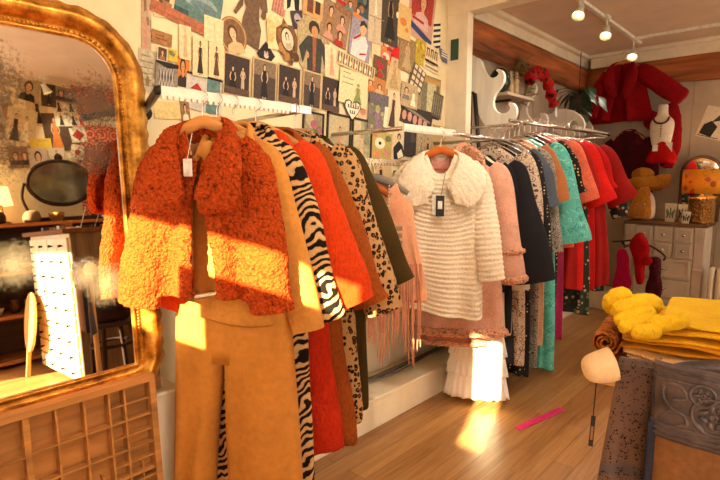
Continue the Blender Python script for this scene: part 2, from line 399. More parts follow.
# close along the bottom
path += resample([(-(MW-FW), 0, 0), (MW-FW, 0, 0)], .02)[1:-1]
N = len(path); rings = []; bead = MB()
prof = [(0, .0), (0, .016), (.006, .022), (.012, .014), (.03, .014), (.038, .024), (.05, .05), (.066, .062), (.085, .06), (.1, .048), (.112, .036), (.122, .03), (.126, .0)]
acc = 0
for i, p in enumerate(path):
    a, b = path[(i-1) % N], path[(i+1) % N]; tn = (b-a).normalized(); nrm = V((tn.y, -tn.x, 0))
    bot = p.y < 1e-6
    if bot and 0 < i: nrm = V((0, -1, 0))
    sc_ = 1.0
    acc += (p-a).length if i else 0
    wav = .0042*sin(acc*2*pi/.05)
    ring = []
    for (o, hgt) in prof:
        oo = o+(wav*sm((o-.09)/.03))
        if o > .03 and (i == 0 or bot): pass
        q = p+nrm*(oo*.8)
        ring.append((hgt*.8, q.x, q.y+.0))
    rings.append(ring)
mb = MB(); mb.loft(rings+[rings[0]], closed=False)
M_GILT = gilt()
fr = mb.build('frame', M_GILT, mir, smooth=True)
for p in fr.data.vertices:
    pass
q = 0
for i, p in enumerate(resample([(a, b, 0) for a, b in rr(MW-FW+.017, MH-FW+.017, .147, 14)], .0115)):
    bead.ball((.0145, p.x, p.y), .005, 6)
bead.build('beading', M_GILT, mir, smooth=True)
t = NT('foxed mirror glass'); v = t.coord()
n1 = t.noise(v, 6, 5, .7); n2 = t.noise(v, 90, 3, .7)
def blob(c, r, vv=v):
    d = t.n('VectorMath'); d.operation = 'DISTANCE'; t.l(vv, d.inputs[0]); d.inputs[1].default_value = c
    return t.math('SUBTRACT', 1.0, t.math('DIVIDE', d.outputs['Value'], r))
fx = None
for c, r in (((0, .37, .9), .17), ((0, .36, .74), .13), ((0, .06, .95), .2), ((0, .06, .74), .17), ((0, -.2, .8), .3)):
    bl = t.math('MAXIMUM', blob(c, r), 0.0); fx = bl if fx is None else t.math('MAXIMUM', fx, bl)
k = t.math('ADD', t.math('ADD', fx, t.math('MULTIPLY', t.math('SUBTRACT', n1, .5), .9)), t.math('MULTIPLY', t.math('SUBTRACT', n2, .5), 1.3))
dark = t.ramp(k, [(.36, (0, 0, 0, 1)), (.75, (.8, .8, .8, 1))])
sx = None
for c, r in (((0, .36, .3), .1), ((0, .3, .34), .08), ((0, .1, .4), .1)):
    bl = t.math('MAXIMUM', blob(c, r), 0.0); sx = bl if sx is None else t.math('MAXIMUM', sx, bl)
pale = t.ramp(t.math('ADD', sx, t.math('MULTIPLY', t.math('SUBTRACT', n2, .5), .7)), [(.2, (0, 0, 0, 1)), (.95, (.3, .3, .3, 1))])
t.col((.86, .84, .78, 1)); t.set(Metallic=1.0, Roughness=.015)
df = t.n('BsdfDiffuse'); df.inputs[0].default_value = lin((92, 76, 58)); df2 = t.n('BsdfDiffuse'); df2.inputs[0].default_value = lin((216, 196, 160))
m1 = t.n('MixShader'); t.l(dark, m1.inputs[0]); t.l(t.b.outputs[0], m1.inputs[1]); t.l(df.outputs[0], m1.inputs[2])
m2 = t.n('MixShader'); t.l(pale, m2.inputs[0]); t.l(m1.outputs[0], m2.inputs[1]); t.l(df2.outputs[0], m2.inputs[2])
out = t.t.nodes['Material Output']; t.l(m2.outputs[0], out.inputs['Surface'])
gp = [(.004, a, b) for a, b in rr(MW-FW+.002, MH-FW+.002, .13, 12)]
MB().prism(gp, (-.004, 0, 0)).build('glass', t.m, mir)
MB().bb((-.17, -.3, .95), (-.012, -.25, .99)).bb((-.17, .25, .95), (-.012, .3, .99)).build('stay', wood('plain pine', (150, 100, 52)), mir)
MB().prism([(-.003, a, b) for a, b in rr(MW-.005, MH-.005, .2, 10, z0=-.12)], (-.012, 0, 0)).build('backing', wood('plain pine', (150, 100, 52)), mir)
# ================================================================ clothes on rails
M_CHROME = plain('chrome', (214, 206, 196), .22, .95, var=.05, bump=0)
M_NOTCH = plain('white enamel rail', (236, 226, 206), .35, var=.04, bump=0)
M_DKMET = plain('dark metal', (52, 44, 38), .45, .6, bump=0)
M_HWOOD = wood('hanger beech', (206, 140, 70), .4, 3, 'X')
M_HORANGE = wood('hanger orange wood', (190, 96, 34), .4, 3, 'X')
M_TAGW = plain('white card', (240, 232, 214), .7, bump=0)
M_TAGK = plain('black card', (24, 20, 20), .6, bump=0)
def spow(x, p): return math.copysign(abs(x)**p, x)
def hanger(loc, rz, label, m=None, half=.19, drop=.085, bar=False, group=None, name='clothes_hanger', style='flat'):
    """loc is the point on the rail"""
    e = empty(name, loc, rz, label, 'hanger', group)
    hk = [(0, -.012, -.035), (.0, -.018, -.012), (0, -.004, .008), (0, .016, .006), (0, .02, -.012)] if False else [(0, 0, -.085), (0, 0, -.03), (.014, 0, -.016), (.019, 0, 0), (.012, 0, .013), (0, 0, .017), (-.013, 0, .01), (-.017, 0, -.004)]
    MB().tube(curve_pts(hk, 4), .0024, 6).build('hook', M_CHROME, e, smooth=True)
    pts = curve_pts([(-half, -.004, -.085-drop), (-half*.6, 0, -.085-drop*.45), (-.03, 0, -.088), (0, 0, -.08), (.03, 0, -.088), (half*.6, 0, -.085-drop*.45), (half, -.004, -.085-drop)], 4)
    if style == 'flat': MB().tube(pts, [.009+.012*sm(1-abs(p.x)/half*.6) for p in pts], 10, sx=.45, up=(0, 0, 1)).build('arm', m or M_HWOOD, e, smooth=True)
    else: MB().tube(pts, .004, 6).build('arm', m or M_CHROME, e, smooth=True)
    if bar: MB().tube([(-half*.72, 0, -.085-drop*.62), (-half*.7, 0, -.105-drop), (half*.7, 0, -.105-drop), (half*.72, 0, -.085-drop*.62)], .005, 8).build('crossbar', m or M_HWOOD, e, smooth=True)
    return e
def body_rings(L, shd, hem, dep, nfold=4, A=.18, open_=0, nr=26, nt=48, seed=0, neck=.055, waist=None, z0=-.1, asym=0, slope=.1, rib=None, dsh=.034, hemwave=.012, box=.75, vneck=0):
    rng = random.Random(seed); ph = rng.random()*6; ph2 = rng.random()*6; out = []
    wt = [(0, neck), (.012, neck+.014), (slope*.6, shd*.66), (slope, shd*.93), (slope+.05, shd)]
    if waist: wt += [(waist[0], waist[1])]
    wt += [(L, hem)]
    dt = [(0, .03), (.05, dsh), (.2, dsh*1.25), (L, dep)]
    for i in range(nr+1):
        q = i/nr; s = L*(q**1.35 if nr < 60 else q**1.1)
        w, d = lerp_tab(wt, s), lerp_tab(dt, s); a = A*sm((s-.1)/max(.2, L-.1)); ring = []
        g = 0
        if open_: g = open_[0]+(open_[1]-open_[0])*sm(s/L)
        for k in range(nt if not open_ else nt+1):
            th = -pi/2+g+(2*pi-2*g)*k/nt if open_ else 2*pi*k/nt-pi/2
            c, sn = cos(th), sin(th)
            x = w*spow(c, box); y = d*spow(sn, .8)
            f = sin(nfold*c*pi*1.0+ph+.6*sin(s*5+ph2)+(0 if sn < 0 else 2))
            y += d*a*f*1.6*abs(sn)**.5; x += w*a*.22*sin(nfold*1.3*th+ph2)
            if rib: y += spow(sn, .5)*rib[1]*sin(pi*s/rib[0])**2; x += spow(c, .6)*rib[1]*sin(pi*s/rib[0])**2
            z = z0-s-vneck*(1-s/L)**1.5*max(0, -sn)**3
            if i == 0: z += .012*abs(sn) if sn > 0 else -.01*abs(sn)
            z -= hemwave*sm((s/L-.6)/.4)*sin(2*th+ph); z -= asym*sm(s/L)*c
            ring.append(V((x, y, z)))
        out.append(ring)
    return out
def sleeve_path(side, shd, L, flare=.1, fwd=.02, z0=-.1, slope=.1, bend=0):
    s = side
    return curve_pts([(s*(shd-.055), 0, z0-slope*.62), (s*(shd-.005), -.002, z0-slope-.03), (s*(shd+.02+flare*.25), -fwd*.4, z0-slope-L*.33), (s*(shd+.03+flare*.65+bend), -fwd, z0-slope-L*.68), (s*(shd+.035+flare), -fwd, z0-L-slope*.5)], 5)
def sleeve(side, shd, L, r0, r1, mat, parent, flare=.1, fwd=.02, flat=.62, slope=.1, sub=1, disp=None, wob=.08, name='sleeve', rib=None, n=16, bend=0, z0=-.1, seed=0, dense=1):
    p = sleeve_path(side, shd, L, flare, fwd, z0, slope, bend)
    if dense > 1: p = resample(p, .0055 if rib else .012)
    rr_ = []
    for i in range(len(p)):
        q = i/(len(p)-1); r = r0*.75+(r0-r0*.75)*sm(q/.2) if q < .2 else r0+(r1-r0)*sm((q-.2)/.8)
        r *= 1+wob*sin(q*11+side+seed)
        if rib: r += rib[1]*sin(pi*q*L/rib[0])**2
        rr_.append(r)
    mb = MB(); mb.tube(p, rr_, n, up=(1, 0, .3), sx=flat, cap=False)
    # inside of the cuff: a short recessed end
    e = p[-1]; up = (p[-2]-p[-1]).normalized()
    mb.tube([e, e+up*.03], [r1*1.0, r1*.82], n, up=(1, 0, .3), sx=flat, cap=True)
    return mb.build(name, mat, parent, smooth=True, sub=sub, disp=disp)
def collar(mat, parent, pts, r, sx=.32, up=(0, 0, 1), sub=1, disp=None, n=12, name='collar', tip=.5):
    p = curve_pts(pts, 5); m = len(p)-1
    rr_ = [r*(tip+(1-tip)*sm(min(i, m-i)/(m*.16))) for i in range(m+1)]
    return MB().tube(p, rr_, n, sx=sx, up=up).build(name, mat, parent, smooth=True, sub=sub, disp=disp)
def swing_tag(parent, x, y, z, m, L=.09, w=.035, h=.06, name='swing_tag'):
    e = MB().tube([(x*.3, y+.01, z+L), (x, y, z)], .0012, 4).box((x, y, z-h/2), (w, .002, h)).build(name, m, parent); return e
def garment(name, label, cat, loc, rz, L, shd, hem, mat, dep=.05, sl=None, folds=(4, .18), disp=None, sub=1, group=None, nr=26, nt=48, seed=0, solid=.006, open_=0, **kw):
    e = empty(name, loc, rz, label, cat, group)
    bd = MB().loft(body_rings(L, shd, hem, dep, folds[0], folds[1], open_, nr, nt, seed, **kw), closed=not open_).build('body', mat, e, smooth=True, sub=sub, solid=solid, disp=disp)
    if sl:
        for s in sl.get('sides', (-1, 1)):
            sleeve(s, shd, sl['L'], sl.get('r0', .07), sl.get('r1', .065), sl.get('mat', mat), e, sl.get('flare', .08), sl.get('fwd', .02), sl.get('flat', .6), kw.get('slope', .1), sl.get('sub', sub), sl.get('disp', disp), sl.get('wob', .06), rib=sl.get('rib'), bend=sl.get('bend', 0), seed=seed, dense=sl.get('dense', 1))
    return e
X1, Z1 = -1.5, 1.61
def pos1(u, x=X1, z=Z1): p = atx(u, 200, x); return V((x, p.y, z))
def cape(mat, parent, half, bulge=.02, solid=.02, sub=1, disp=None, name='collar', nt=7, per=6):
    """wide collar: pairs of inner and outer points for one side, front to back"""
    L = [(V(a), V(b)) for a, b in half]; mir_ = [(V((-a.x, a.y, a.z)), V((-b.x, b.y, b.z))) for a, b in L[:-1]]
    seq = mir_+L[::-1]
    A = curve_pts([q[0] for q in seq], per); B = curve_pts([q[1] for q in seq], per); rows = []
    for a, b in zip(A, B):
        row = []
        for k in range(nt):
            q = k/(nt-1); c = a.lerp(b, q); n = V((c.x*1.5, -.5 if c.y < 0 else .5, .6)).normalized()
            row.append(c+n*(bulge*sin(pi*min(1, q*1.05))))
        rows.append(row)
    return MB().loft(rows, closed=False).build(name, mat, parent, smooth=True, sub=sub, solid=solid, disp=disp)
def lapel(mat, parent, k=1.0, zf=.3, disp=None, solid=.016, bulge=.016, sub=1):
    return cape(mat, parent, [((.015, -.07, -zf), (.035, -.078, -zf-.03)), ((.03, -.07, -zf+.06), (.1*k, -.082, -zf+.01)), ((.055, -.05, -.15), (.13*k, -.07, -.21)), ((.062, -.005, -.09), (.12*k, -.015, -.15)), ((.04, .035, -.07), (.06, .06, -.13)), ((0, .042, -.066), (0, .07, -.13))], bulge, solid, sub, disp)
# ---- the slotted rail
r = empty('coat_rail', (X1, .74, Z1), label='white notched clothes rail with a dark wall arm holding the fur jackets', cat='clothes rail')
mb = MB(); y0, y1 = 0, .5
mb.bb((-.004, y0, -.012), (.004, y1, .016))
yy = y0
while yy < y1: mb.bb((-.004, yy, -.022), (.004, yy+.011, -.012)); yy += .02
mb.build('notched_bar', M_NOTCH, r)
MB().bb((-.006, .5, -.014), (.006, .6, .014)).build('end_clamp', M_CHROME, r)
MB().tube([(0, -.005, .004), (-.02, 0, .004), (-.55, .19, .0)], .014, 8).tube([(-.535, .19, 0), (-.55, .192, 0)], .032, 12).build('wall_arm', M_DKMET, r, smooth=True)
MB().tube([(0, .58, 0), (-.55, .64, .0)], .009, 8).build('wall_arm', M_CHROME, r, smooth=True)
r = empty('coat_rail', (-1.5, 2.05, 1.585), label='chrome clothes rail over the white fur coat, with a white notched end', cat='clothes rail')
MB().tube([(0, .3, 0), (0, 1.0, -.005)], .012, 10).build('bar', M_CHROME, r, smooth=True)
mb = MB().bb((-.005, -.12, -.005), (.005, .33, .022)); yy = -.12
while yy < .32: mb.bb((-.005, yy, -.015), (.005, yy+.012, -.005)); yy += .022
mb.build('notched_bar', M_NOTCH, r)
for y in (-.08, .9): MB().tube([(0, y, .004), (-.55, y+.02, .004)], .011, 8).build('wall_arm', M_CHROME, r, smooth=True)
r = empty('coat_rail', (-1.66, 1.62, 1.43), label='low notched metal rail arm carrying the fringed peach dress', cat='clothes rail')
mb = MB().bb((-.006, 0, -.006), (.006, .55, .016)); yy = 0
while yy < .54: mb.bb((-.006, yy, -.018), (.006, yy+.012, -.006)); yy += .024
mb.build('notched_bar', M_CHROME, r)
MB().tube([(0, .05, .004), (-.43, .05, .004)], .011, 8).build('wall_arm', M_DKMET, r, smooth=True)
r = empty('coat_rail', (-1.5, .82, .96), label='lower rail hidden under the jackets, carrying trousers and long coats', cat='clothes rail')
MB().tube([(0, 0, 0), (0, .56, 0)], .012, 10).build('bar', M_CHROME, r, smooth=True)
for y in (.03, .53): MB().tube([(0, y, 0), (-.55, y+.12, 0)], .01, 8).build('wall_arm', M_CHROME, r, smooth=True)
r = empty('coat_rail', (-1.5, 3.02, 1.71), label='chrome clothes rail in the back room holding the dresses', cat='clothes rail')
MB().tube([(0, 0, 0), (0, 1.95, .03)], .012, 10).build('bar', M_CHROME, r, smooth=True)
mb = MB(); yy = 1.1
while yy < 1.9: mb.bb((-.01, yy, .025), (.01, yy+.012, .045)); yy += .024
mb.bb((-.004, 1.1, .012), (.004, 1.9, .03)).build('notched_strip', M_NOTCH, r)
for y in (.25, 1.85): MB().tube([(0, y, .0), (-.55, y, .0)], .01, 8).build('wall_arm', M_CHROME, r, smooth=True)
# ---- 1 curly rust jacket
M_RUST = fur('curly rust fur', (164, 62, 14), 95, .36, True, .9)
DC = [('VORONOI', .0085, -.008), ('CLOUDS', .04, .012)]
p = pos1(206); g = empty('fur_jacket', p, R(31), 'curly rust orange teddy fur jacket, open fronted, nearest on the notched rail', 'jacket')
rg = body_rings(.56, .17, .215, .06, 4, .2, (.03, .09), 70, 110, 3, vneck=.1, neck=.06, dsh=.05, hemwave=.012)
MB().loft(rg, closed=False).build('body', M_RUST, g, smooth=True, sub=1, solid=.012, disp=DC)
for s in (-1, 1): sleeve(s, .17, .535, .07, .076, M_RUST, g, .035, .04, .6, .1, 1, DC, .05, n=40, dense=2)
cape(M_RUST, g, [((.012, -.095, -.31), (.035, -.115, -.37)), ((.03, -.09, -.25), (.145, -.125, -.36)), ((.06, -.06, -.15), (.175, -.105, -.26)), ((.07, -.01, -.085), (.15, -.03, -.165)), ((.045, .04, -.06), (.075, .08, -.14)), ((0, .05, -.058), (0, .09, -.14))], .026, .03, 2, DC)
ln = [[V((q.x*.84, q.y*.62+.006, q.z)) for q in ring[8:-8]] for ring in rg[2:-9]]
MB().loft(ln, closed=False).build('lining', cloth('jacket satin', (206, 150, 96), 60, .1, .4, .1, 0, .5), g, smooth=True)
MB().box((.01, .028, -.145), (.045, .003, .018)).build('neck_label', M_TAGK, g)
swing_tag(g, -.02, -.07, -.2, M_TAGW, .08, .03, .055)
hanger(p, R(31), 'pale beech hanger inside the curly rust fur jacket', M_HWOOD, .18, .09, True)
# ---- 2 camel suede jacket
M_CAMEL = cloth('camel suede', (192, 130, 58), 60, .1, .85, .3, .5, .15)
M_CAMEL2 = cloth('tan suede', (188, 124, 52), 40, .08, .85, .3, .5, .15)
p = pos1(220)+V((.03, .03, 0)); g = garment('suede_jacket', 'plain camel suede jacket between the curly rust jacket and the zebra one', 'jacket', p, R(32), .65, .14, .155, M_CAMEL, .045, dict(sides=(1,), L=.62, r0=.055, r1=.062, flare=.085, fwd=0), (2, .1), seed=5)
lapel(M_CAMEL, g, .8, .2, None)
hanger(pos1(220), R(32), 'beech hanger in the camel suede jacket', M_HWOOD, .18, .085)
# ---- 3 zebra jacket
M_ZEB = zebra(); DF = [('CLOUDS', .02, .006)]
p = pos1(236)+V((.04, .03, 0)); g = garment('fur_jacket', 'cream and black zebra print fur jacket beside the orange jacket', 'jacket', p, R(36), .62, .14, .17, M_ZEB, .05, dict(sides=(1,), L=.6, r0=.06, r1=.066, flare=.095, fwd=.0), (2, .1), DF, seed=8)
lapel(M_ZEB, g, 1.0, 0.24, DF)
hanger(pos1(236), R(36), 'wire hanger in the zebra print jacket', M_CHROME, .18, .085, style='wire')
# ---- 4 orange fur jacket
M_ORANGE = fur('orange plush fur', (210, 62, 14), 85, .2, False, .6)
M_ORANGE2 = fur('red orange plush fur', (188, 44, 14), 85, .2, False, .6)
DS = [('CLOUDS', .05, .012), ('CLOUDS', .01, .003)]
p = pos1(258); g = garment('fur_jacket', 'bright orange plush fur jacket with a sunlit patch on its cuff', 'jacket', p, R(42), .585, .175, .25, M_ORANGE, .055, dict(L=.56, r0=.08, r1=.098, flare=.125, fwd=.03), (3, .14), DS, sub=2, seed=11)
lapel(M_ORANGE, g, 1.15, 0.3, DS)
hanger(p, R(44), 'pale wooden hanger in the orange fur jacket', M_HWOOD, .18, .085)
# ---- 5 rust brown jacket
M_RB = fur('rust brown plush', (150, 72, 20), 95, .28, False, .5)
p = pos1(277); g = garment('fur_jacket', 'rust brown plush jacket tucked behind the bright orange one', 'jacket', p, R(42), .61, .17, .24, M_RB, .05, dict(L=.58, r0=.07, r1=.08, flare=.15, fwd=.0), (2, .1), DF, seed=13)
lapel(M_RB, g, 1.0, 0.24, DF)
# ---- 6 leopard jacket
M_LEO = leopard()
p = pos1(296); g = garment('fur_jacket', 'leopard print fur jacket between the rust brown and dark olive coats', 'jacket', p, R(38), .66, .18, .24, M_LEO, .05, dict(L=.62, r0=.075, r1=.08, flare=.13, fwd=.02), (2, .1), DF, seed=17)
lapel(M_LEO, g, 1.15, 0.26, DF)
hanger(p, R(38), 'wire hanger in the leopard print jacket', M_CHROME, .18, .085, style='wire')
# ---- 7 olive coat
M_OLIVE = cloth('dark olive wool', (62, 46, 18), 120, .15, .9, .3, .4, .1)
p = pos1(314); garment('wool_coat', 'dark olive brown wool coat last on the notched rail', 'coat', p, R(36), .58, .165, .24, M_OLIVE, .045, dict(L=.53, r0=.065, r1=.085, flare=.13, fwd=.0), (2, .08), seed=19)
# ---- lower row
def trousers(name, label, loc, rz, L, mat, legs, cat='trousers', disp=None):
    """legs: (x centre top, x centre hem, half width top, half width hem)"""
    e = empty(name, loc, rz, label, cat)
    MB().loft([[V((.19*spow(cos(a), .8), .045*spow(sin(a), .8), z)) for a in [2*pi*k/32 for k in range(32)]] for z in (-.02, -.04, -.06, -.2, -.26)]).build('waistband', mat, e, smooth=True, solid=.004)
    for i, (xa, xb, wa, wb) in enumerate(legs):
        rings = []
        for j in range(22):
            q = j/21; z = -.05-(L-.05)*q; xc = xa+(xb-xa)*q; w = wa+(wb-wa)*sm(q); ring = []
            for k in range(40):
                a = 2*pi*k/40; c, s_ = cos(a), sin(a)
                y = (.045+.02*q)*spow(s_, .8)+.012*q*sin(5*c+i*2+q*3)
                ring.append(V((xc+w*spow(c, .8), y-.004*i, z+.006*sin(3*a)*q)))
            rings.append(ring)
        MB().loft(rings).build('trouser_leg', mat, e, smooth=True, sub=1, solid=.004, disp=disp)
    return e
LZ = .96
trousers('suede_trousers', 'wide legged tan suede trousers hanging under the curly rust jacket', pos1(231, z=LZ), R(31), .76, M_CAMEL2, [(-.12, -.18, .1, .072), (.085, .105, .125, .14)])
g = empty('lace_dress', pos1(236, z=LZ)+V((-.07, .05, 0)), R(31), 'black lace dress showing in the gap between the tan trouser legs', 'dress')
M_LACE = printed('black lace', (22, 18, 20), [(120, 104, 96), (60, 50, 50), (150, 70, 50)], 60, .2, 'swirl')
MB().loft(body_rings(.74, .06, .075, .012, 3, .3, z0=-.02, slope=.05, seed=4)).build('body', M_LACE, g, smooth=True, solid=.003)
garment('fur_coat', 'long zebra print coat hanging in the lower row beside the tan trousers', 'coat', pos1(252, z=LZ), R(34), .74, .2, .225, M_ZEB, .045, None, (3, .15), DF, z0=-.02, seed=21)
garment('fur_coat', 'long red orange plush coat in the lower row with a rounded hem', 'coat', pos1(271, z=LZ), R(44), .66, .21, .27, M_ORANGE2, .05, None, (2, .12), DS, sub=2, z0=-.02, seed=23, hemwave=.03)
garment('fur_coat', 'long rust brown plush coat in the lower row beside the red orange one', 'coat', pos1(289, z=LZ), R(43), .64, .2, .265, M_RB, .045, None, (2, .1), DF, z0=-.02, seed=25, hemwave=.02)
garment('fur_coat', 'long leopard print coat in the lower row above the white ledge', 'coat', pos1(305, z=LZ), R(38), .58, .2, .235, M_LEO, .045, None, (2, .12), DF, z0=-.02, seed=27)
garment('wool_coat', 'dark olive cloth edge in the lower row behind the leopard coat', 'coat', pos1(319, z=LZ), R(38), .55, .19, .20, M_OLIVE, .035, None, (2, .1), z0=-.02, seed=29)
# ================================================================ rail with pale clothes
X2 = -1.5
def pos2(u, z, x=X2): p = atx(u, 200, x); return V((x, p.y, z))
# fringed dress
M_PEACH = cloth('peach lace', (214, 150, 112), 300, .18, .8, .3, .3, .2)
M_BEAD = plain('silver beads', (226, 206, 176), .25, .6, bump=0)
p = V((-1.63, 1.88, 1.43)); g = garment('fringed_dress', 'peach lace dress with long fringe and bead strings on a low rail', 'dress', p, R(40), .60, .19, .25, M_PEACH, .045, None, (6, .3), seed=31, neck=.1, vneck=.05)
rng = random.Random(3); mb = MB()
for i in range(120):
    x = rng.uniform(-.245, .245); a = x*9; y = -.052*math.sqrt(1-(x/.25)**2)-.004
    L = .22+.1*rng.random()+.06*sin(a*5); z = -.66+.01*rng.random() if i % 3 else -.5
    mb.tube([(x, y, z), (x+.006*rng.random(), y-.006, z-L*.5), (x*1.03+.012*(rng.random()-.5), y-.002, z-L)], [.003, .0028, .0024], 4)
mb.build('fringe', cloth('peach fringe', (206, 138, 104), 200, .2), g)
for x0, x1 in ((-.06, -.09), (.065, .05)):
    mb = MB(); mb.tube([(x0, -.056, -.12), (x1, -.068, -.5)], .0015, 4)
    for k in range(24): q = k/24; mb.ball((x0+(x1-x0)*q, -.058-.012*q, -.12-.38*q), .0065, 6)
    mb.build('bead_string', M_BEAD, g, smooth=True)
mb = MB()
for k in range(3): mb.box((.115, -.078, -.32-.035*k), (.03, .004, .022))
mb.build('beaded_patch', plain('tarnished sequins', (150, 120, 84), .35, .5, bump=0), g)
hanger(p, R(38), 'grey plastic hanger in the peach fringed dress', plain('grey plastic', (120, 110, 96), .5), .16, .07)
hanger(V((-1.63, 1.74, 1.43)), R(60), 'empty orange wooden hanger just left of the peach fringed dress', M_HORANGE, .17, .08)
# white ribbed fur coat
M_WHITE = fur('cream white fur', (244, 226, 196), 110, .14, False, .5, .3)
DW = [('CLOUDS', .012, .005)]
p = pos2(440, 1.575); RW = R(36)
g = empty('fur_coat', p, RW, 'cream white ribbed fur coat with a big shaggy collar and black tag', 'coat')
rib = (.0265, .004)
MB().loft(body_rings(.84, .205, .235, .08, 3, .16, 0, 170, 70, 33, vneck=.1, neck=.07, rib=rib, dsh=.055, hemwave=.02, asym=0.02)).build('body', M_WHITE, g, smooth=True, sub=1, solid=.006, disp=DW)
for s in (-1, 1): sleeve(s, .2, .60, .06, .068, M_WHITE, g, .035, .06, .62, .1, 1, DW, .02, rib=(.0265, .005), n=30, dense=2)
DW2 = [('CLOUDS', .02, .012), ('CLOUDS', .006, .006)]
cape(M_WHITE, g, [((.02, -.1, -.27), (.07, -.12, -.36)), ((.045, -.095, -.22), (.16, -.13, -.37)), ((.075, -.065, -.16), (.225, -.105, -.27)), ((.085, -.005, -.09), (.215, -.02, -.19)), ((.05, .045, -.07), (.12, .09, -.17)), ((0, .055, -.066), (0, .1, -.17))], .02, .024, 2, DW2)
MB().loft([[V((.05*cos(a), .01+.03*sin(a), z)) for a in [pi*k/10 for k in range(11)]] for z in (-.1, -.2)], closed=False).build('lining', cloth('pink satin', (200, 140, 124), 60, .1, .4), g, smooth=True)
e = MB().tube([(.02, -.1, -.2), (.0, -.135, -.31)], .0015, 4).box((-.005, -.138, -.365), (.042, .003, .105), 0).box((-.005, -.1405, -.36), (.022, .002, .04), 1).box((-.034, -.132, -.36), (.018, .002, .1), 1).build('swing_tag', [M_TAGK, M_TAGW], g)
hanger(p, RW, 'thick orange wooden hanger in the cream white fur coat', M_HORANGE, .15, .075, True)
# pink clothes
M_PINK = cloth('dusty pink wool', (212, 160, 136), 120, .12, .9, .3, .5, .1)
M_PINK2 = cloth('deep rose wool', (178, 112, 92), 120, .12, .9, .3, .4, .1)
M_PFUR = fur('rose shaggy trim', (206, 150, 120), 80, .35, True, 1.0)
DP = [('CLOUDS', .012, .02)]
p = pos2(462, 1.575); RP = R(34)
g = garment('wool_coat', 'dusty pink coat with shaggy cuffs and hem behind the white fur coat', 'coat', p, RP, 1.0, .205, .25, M_PINK, .06, dict(L=.66, r0=.064, r1=.064, flare=.06, fwd=.02), (3, .12), seed=35)
pp = sleeve_path(1, .205, .66, .06, .02)[-1]
MB().tube([pp+V((-.02, 0, .2)), pp+V((-.018, 0, .18)), pp+V((-.016, 0, .16))], [.06, .078, .064], 24, up=(1, 0, .3), sx=.7).build('fur_band', M_PFUR, g, smooth=True, sub=1, disp=DP)
MB().tube([pp+V((-.005, 0, .05)), pp+V((0, 0, .025)), pp+V((.004, 0, -.005))], [.064, .078, .07], 24, up=(1, 0, .3), sx=.7).build('fur_cuff', M_PFUR, g, smooth=True, sub=1, disp=DP)
hm = [V((.255*spow(cos(a), .8), .065*spow(sin(a), .8), -1.1)) for a in [2*pi*k/60 for k in range(61)]]
MB().tube(hm, .026, 10, cap=False).build('fur_hem', M_PFUR, g, smooth=True, sub=1, disp=DP)
collar(M_PFUR, g, [(-.08, -.03, -.13), (0, .035, -.07), (.08, -.03, -.13), (.1, -.05, -.2)], .05, .5, (0, -.4, .9), disp=DP)
g = garment('wool_skirt', 'deep rose skirt with a shaggy edge below the white fur coat', 'skirt', pos2(455, .92, -1.54), R(36), .50, .13, .185, M_PINK2, .05, None, (3, .15), z0=-.02, seed=37)
hm = [V((.19*spow(cos(a), .8), .052*spow(sin(a), .8), -.52)) for a in [2*pi*k/60 for k in range(61)]]
MB().tube(hm, .014, 8, cap=False).build('fur_hem', M_PFUR, g, smooth=True, disp=DP)
# white tiered skirt
M_GAUZE = cloth('white gauze', (240, 232, 222), 160, .05, .8, .2, .1)
p = V((-1.46, 2.62, .78)); g = empty('tiered_skirt', p, R(28), 'white tiered ruffle skirt reaching the floor in the sunbeam', 'skirt')
for i, (z0, z1, w0, w1) in enumerate(((0, -.36, .11, .15), (-.33, -.48, .145, .165), (-.45, -.6, .155, .175), (-.57, -.735, .165, .185))):
    rings = []
    for j in range(9):
        q = j/8; ring = []
        for k in range(180):
            a = 2*pi*k/180; w = w0+(w1-w0)*q; rf = 1+.05*q*sin(26*a+i*2)+.03*q*sin(11*a+i)
            ring.append(V((w*rf*spow(cos(a), .85), .4*w*rf*spow(sin(a), .85), z0+(z1-z0)*q+.004*sin(17*a))))
        rings.append(ring)
    MB().loft(rings).build('tier', M_GAUZE, g, smooth=True, solid=.002)
# black clothes
M_BLACK = cloth('black crepe', (26, 24, 28), 160, .15, .85, .2, .3)
M_BLACK2 = cloth('charcoal wool', (44, 42, 46), 160, .15, .85, .3, .3)
M_CREAM = cloth('cream blouse', (226, 204, 174), 200, .06, .8, .2)
garment('dress', 'narrow black dress edge right behind the pink coat', 'dress', pos2(472, 1.575), R(30), .78, .2, .2, M_BLACK, .04, dict(L=.5, r0=.055, r1=.055, flare=.03, fwd=0), (2, .1), seed=39)
garment('blouse', 'long cream blouse edge between two black garments', 'blouse', pos2(476, 1.575), R(28), 1.04, .2, .22, M_CREAM, .04, dict(L=.72, r0=.05, r1=.055, flare=.03, fwd=0), (3, .15), seed=41)
garment('dress', 'loose black dress with wide draped sleeves before the paisley one', 'dress', pos2(481, 1.575), R(13), 1.04, .2, .21, M_BLACK, .045, dict(L=.66, r0=.08, r1=.13, flare=.09, fwd=.02), (4, .2), seed=43)
garment('long_skirt', 'long charcoal skirt hanging low under the black dress', 'skirt', pos2(486, 1.3), R(11), 1.04, .12, .2, M_BLACK2, .05, None, (4, .2), seed=45, z0=-.02)
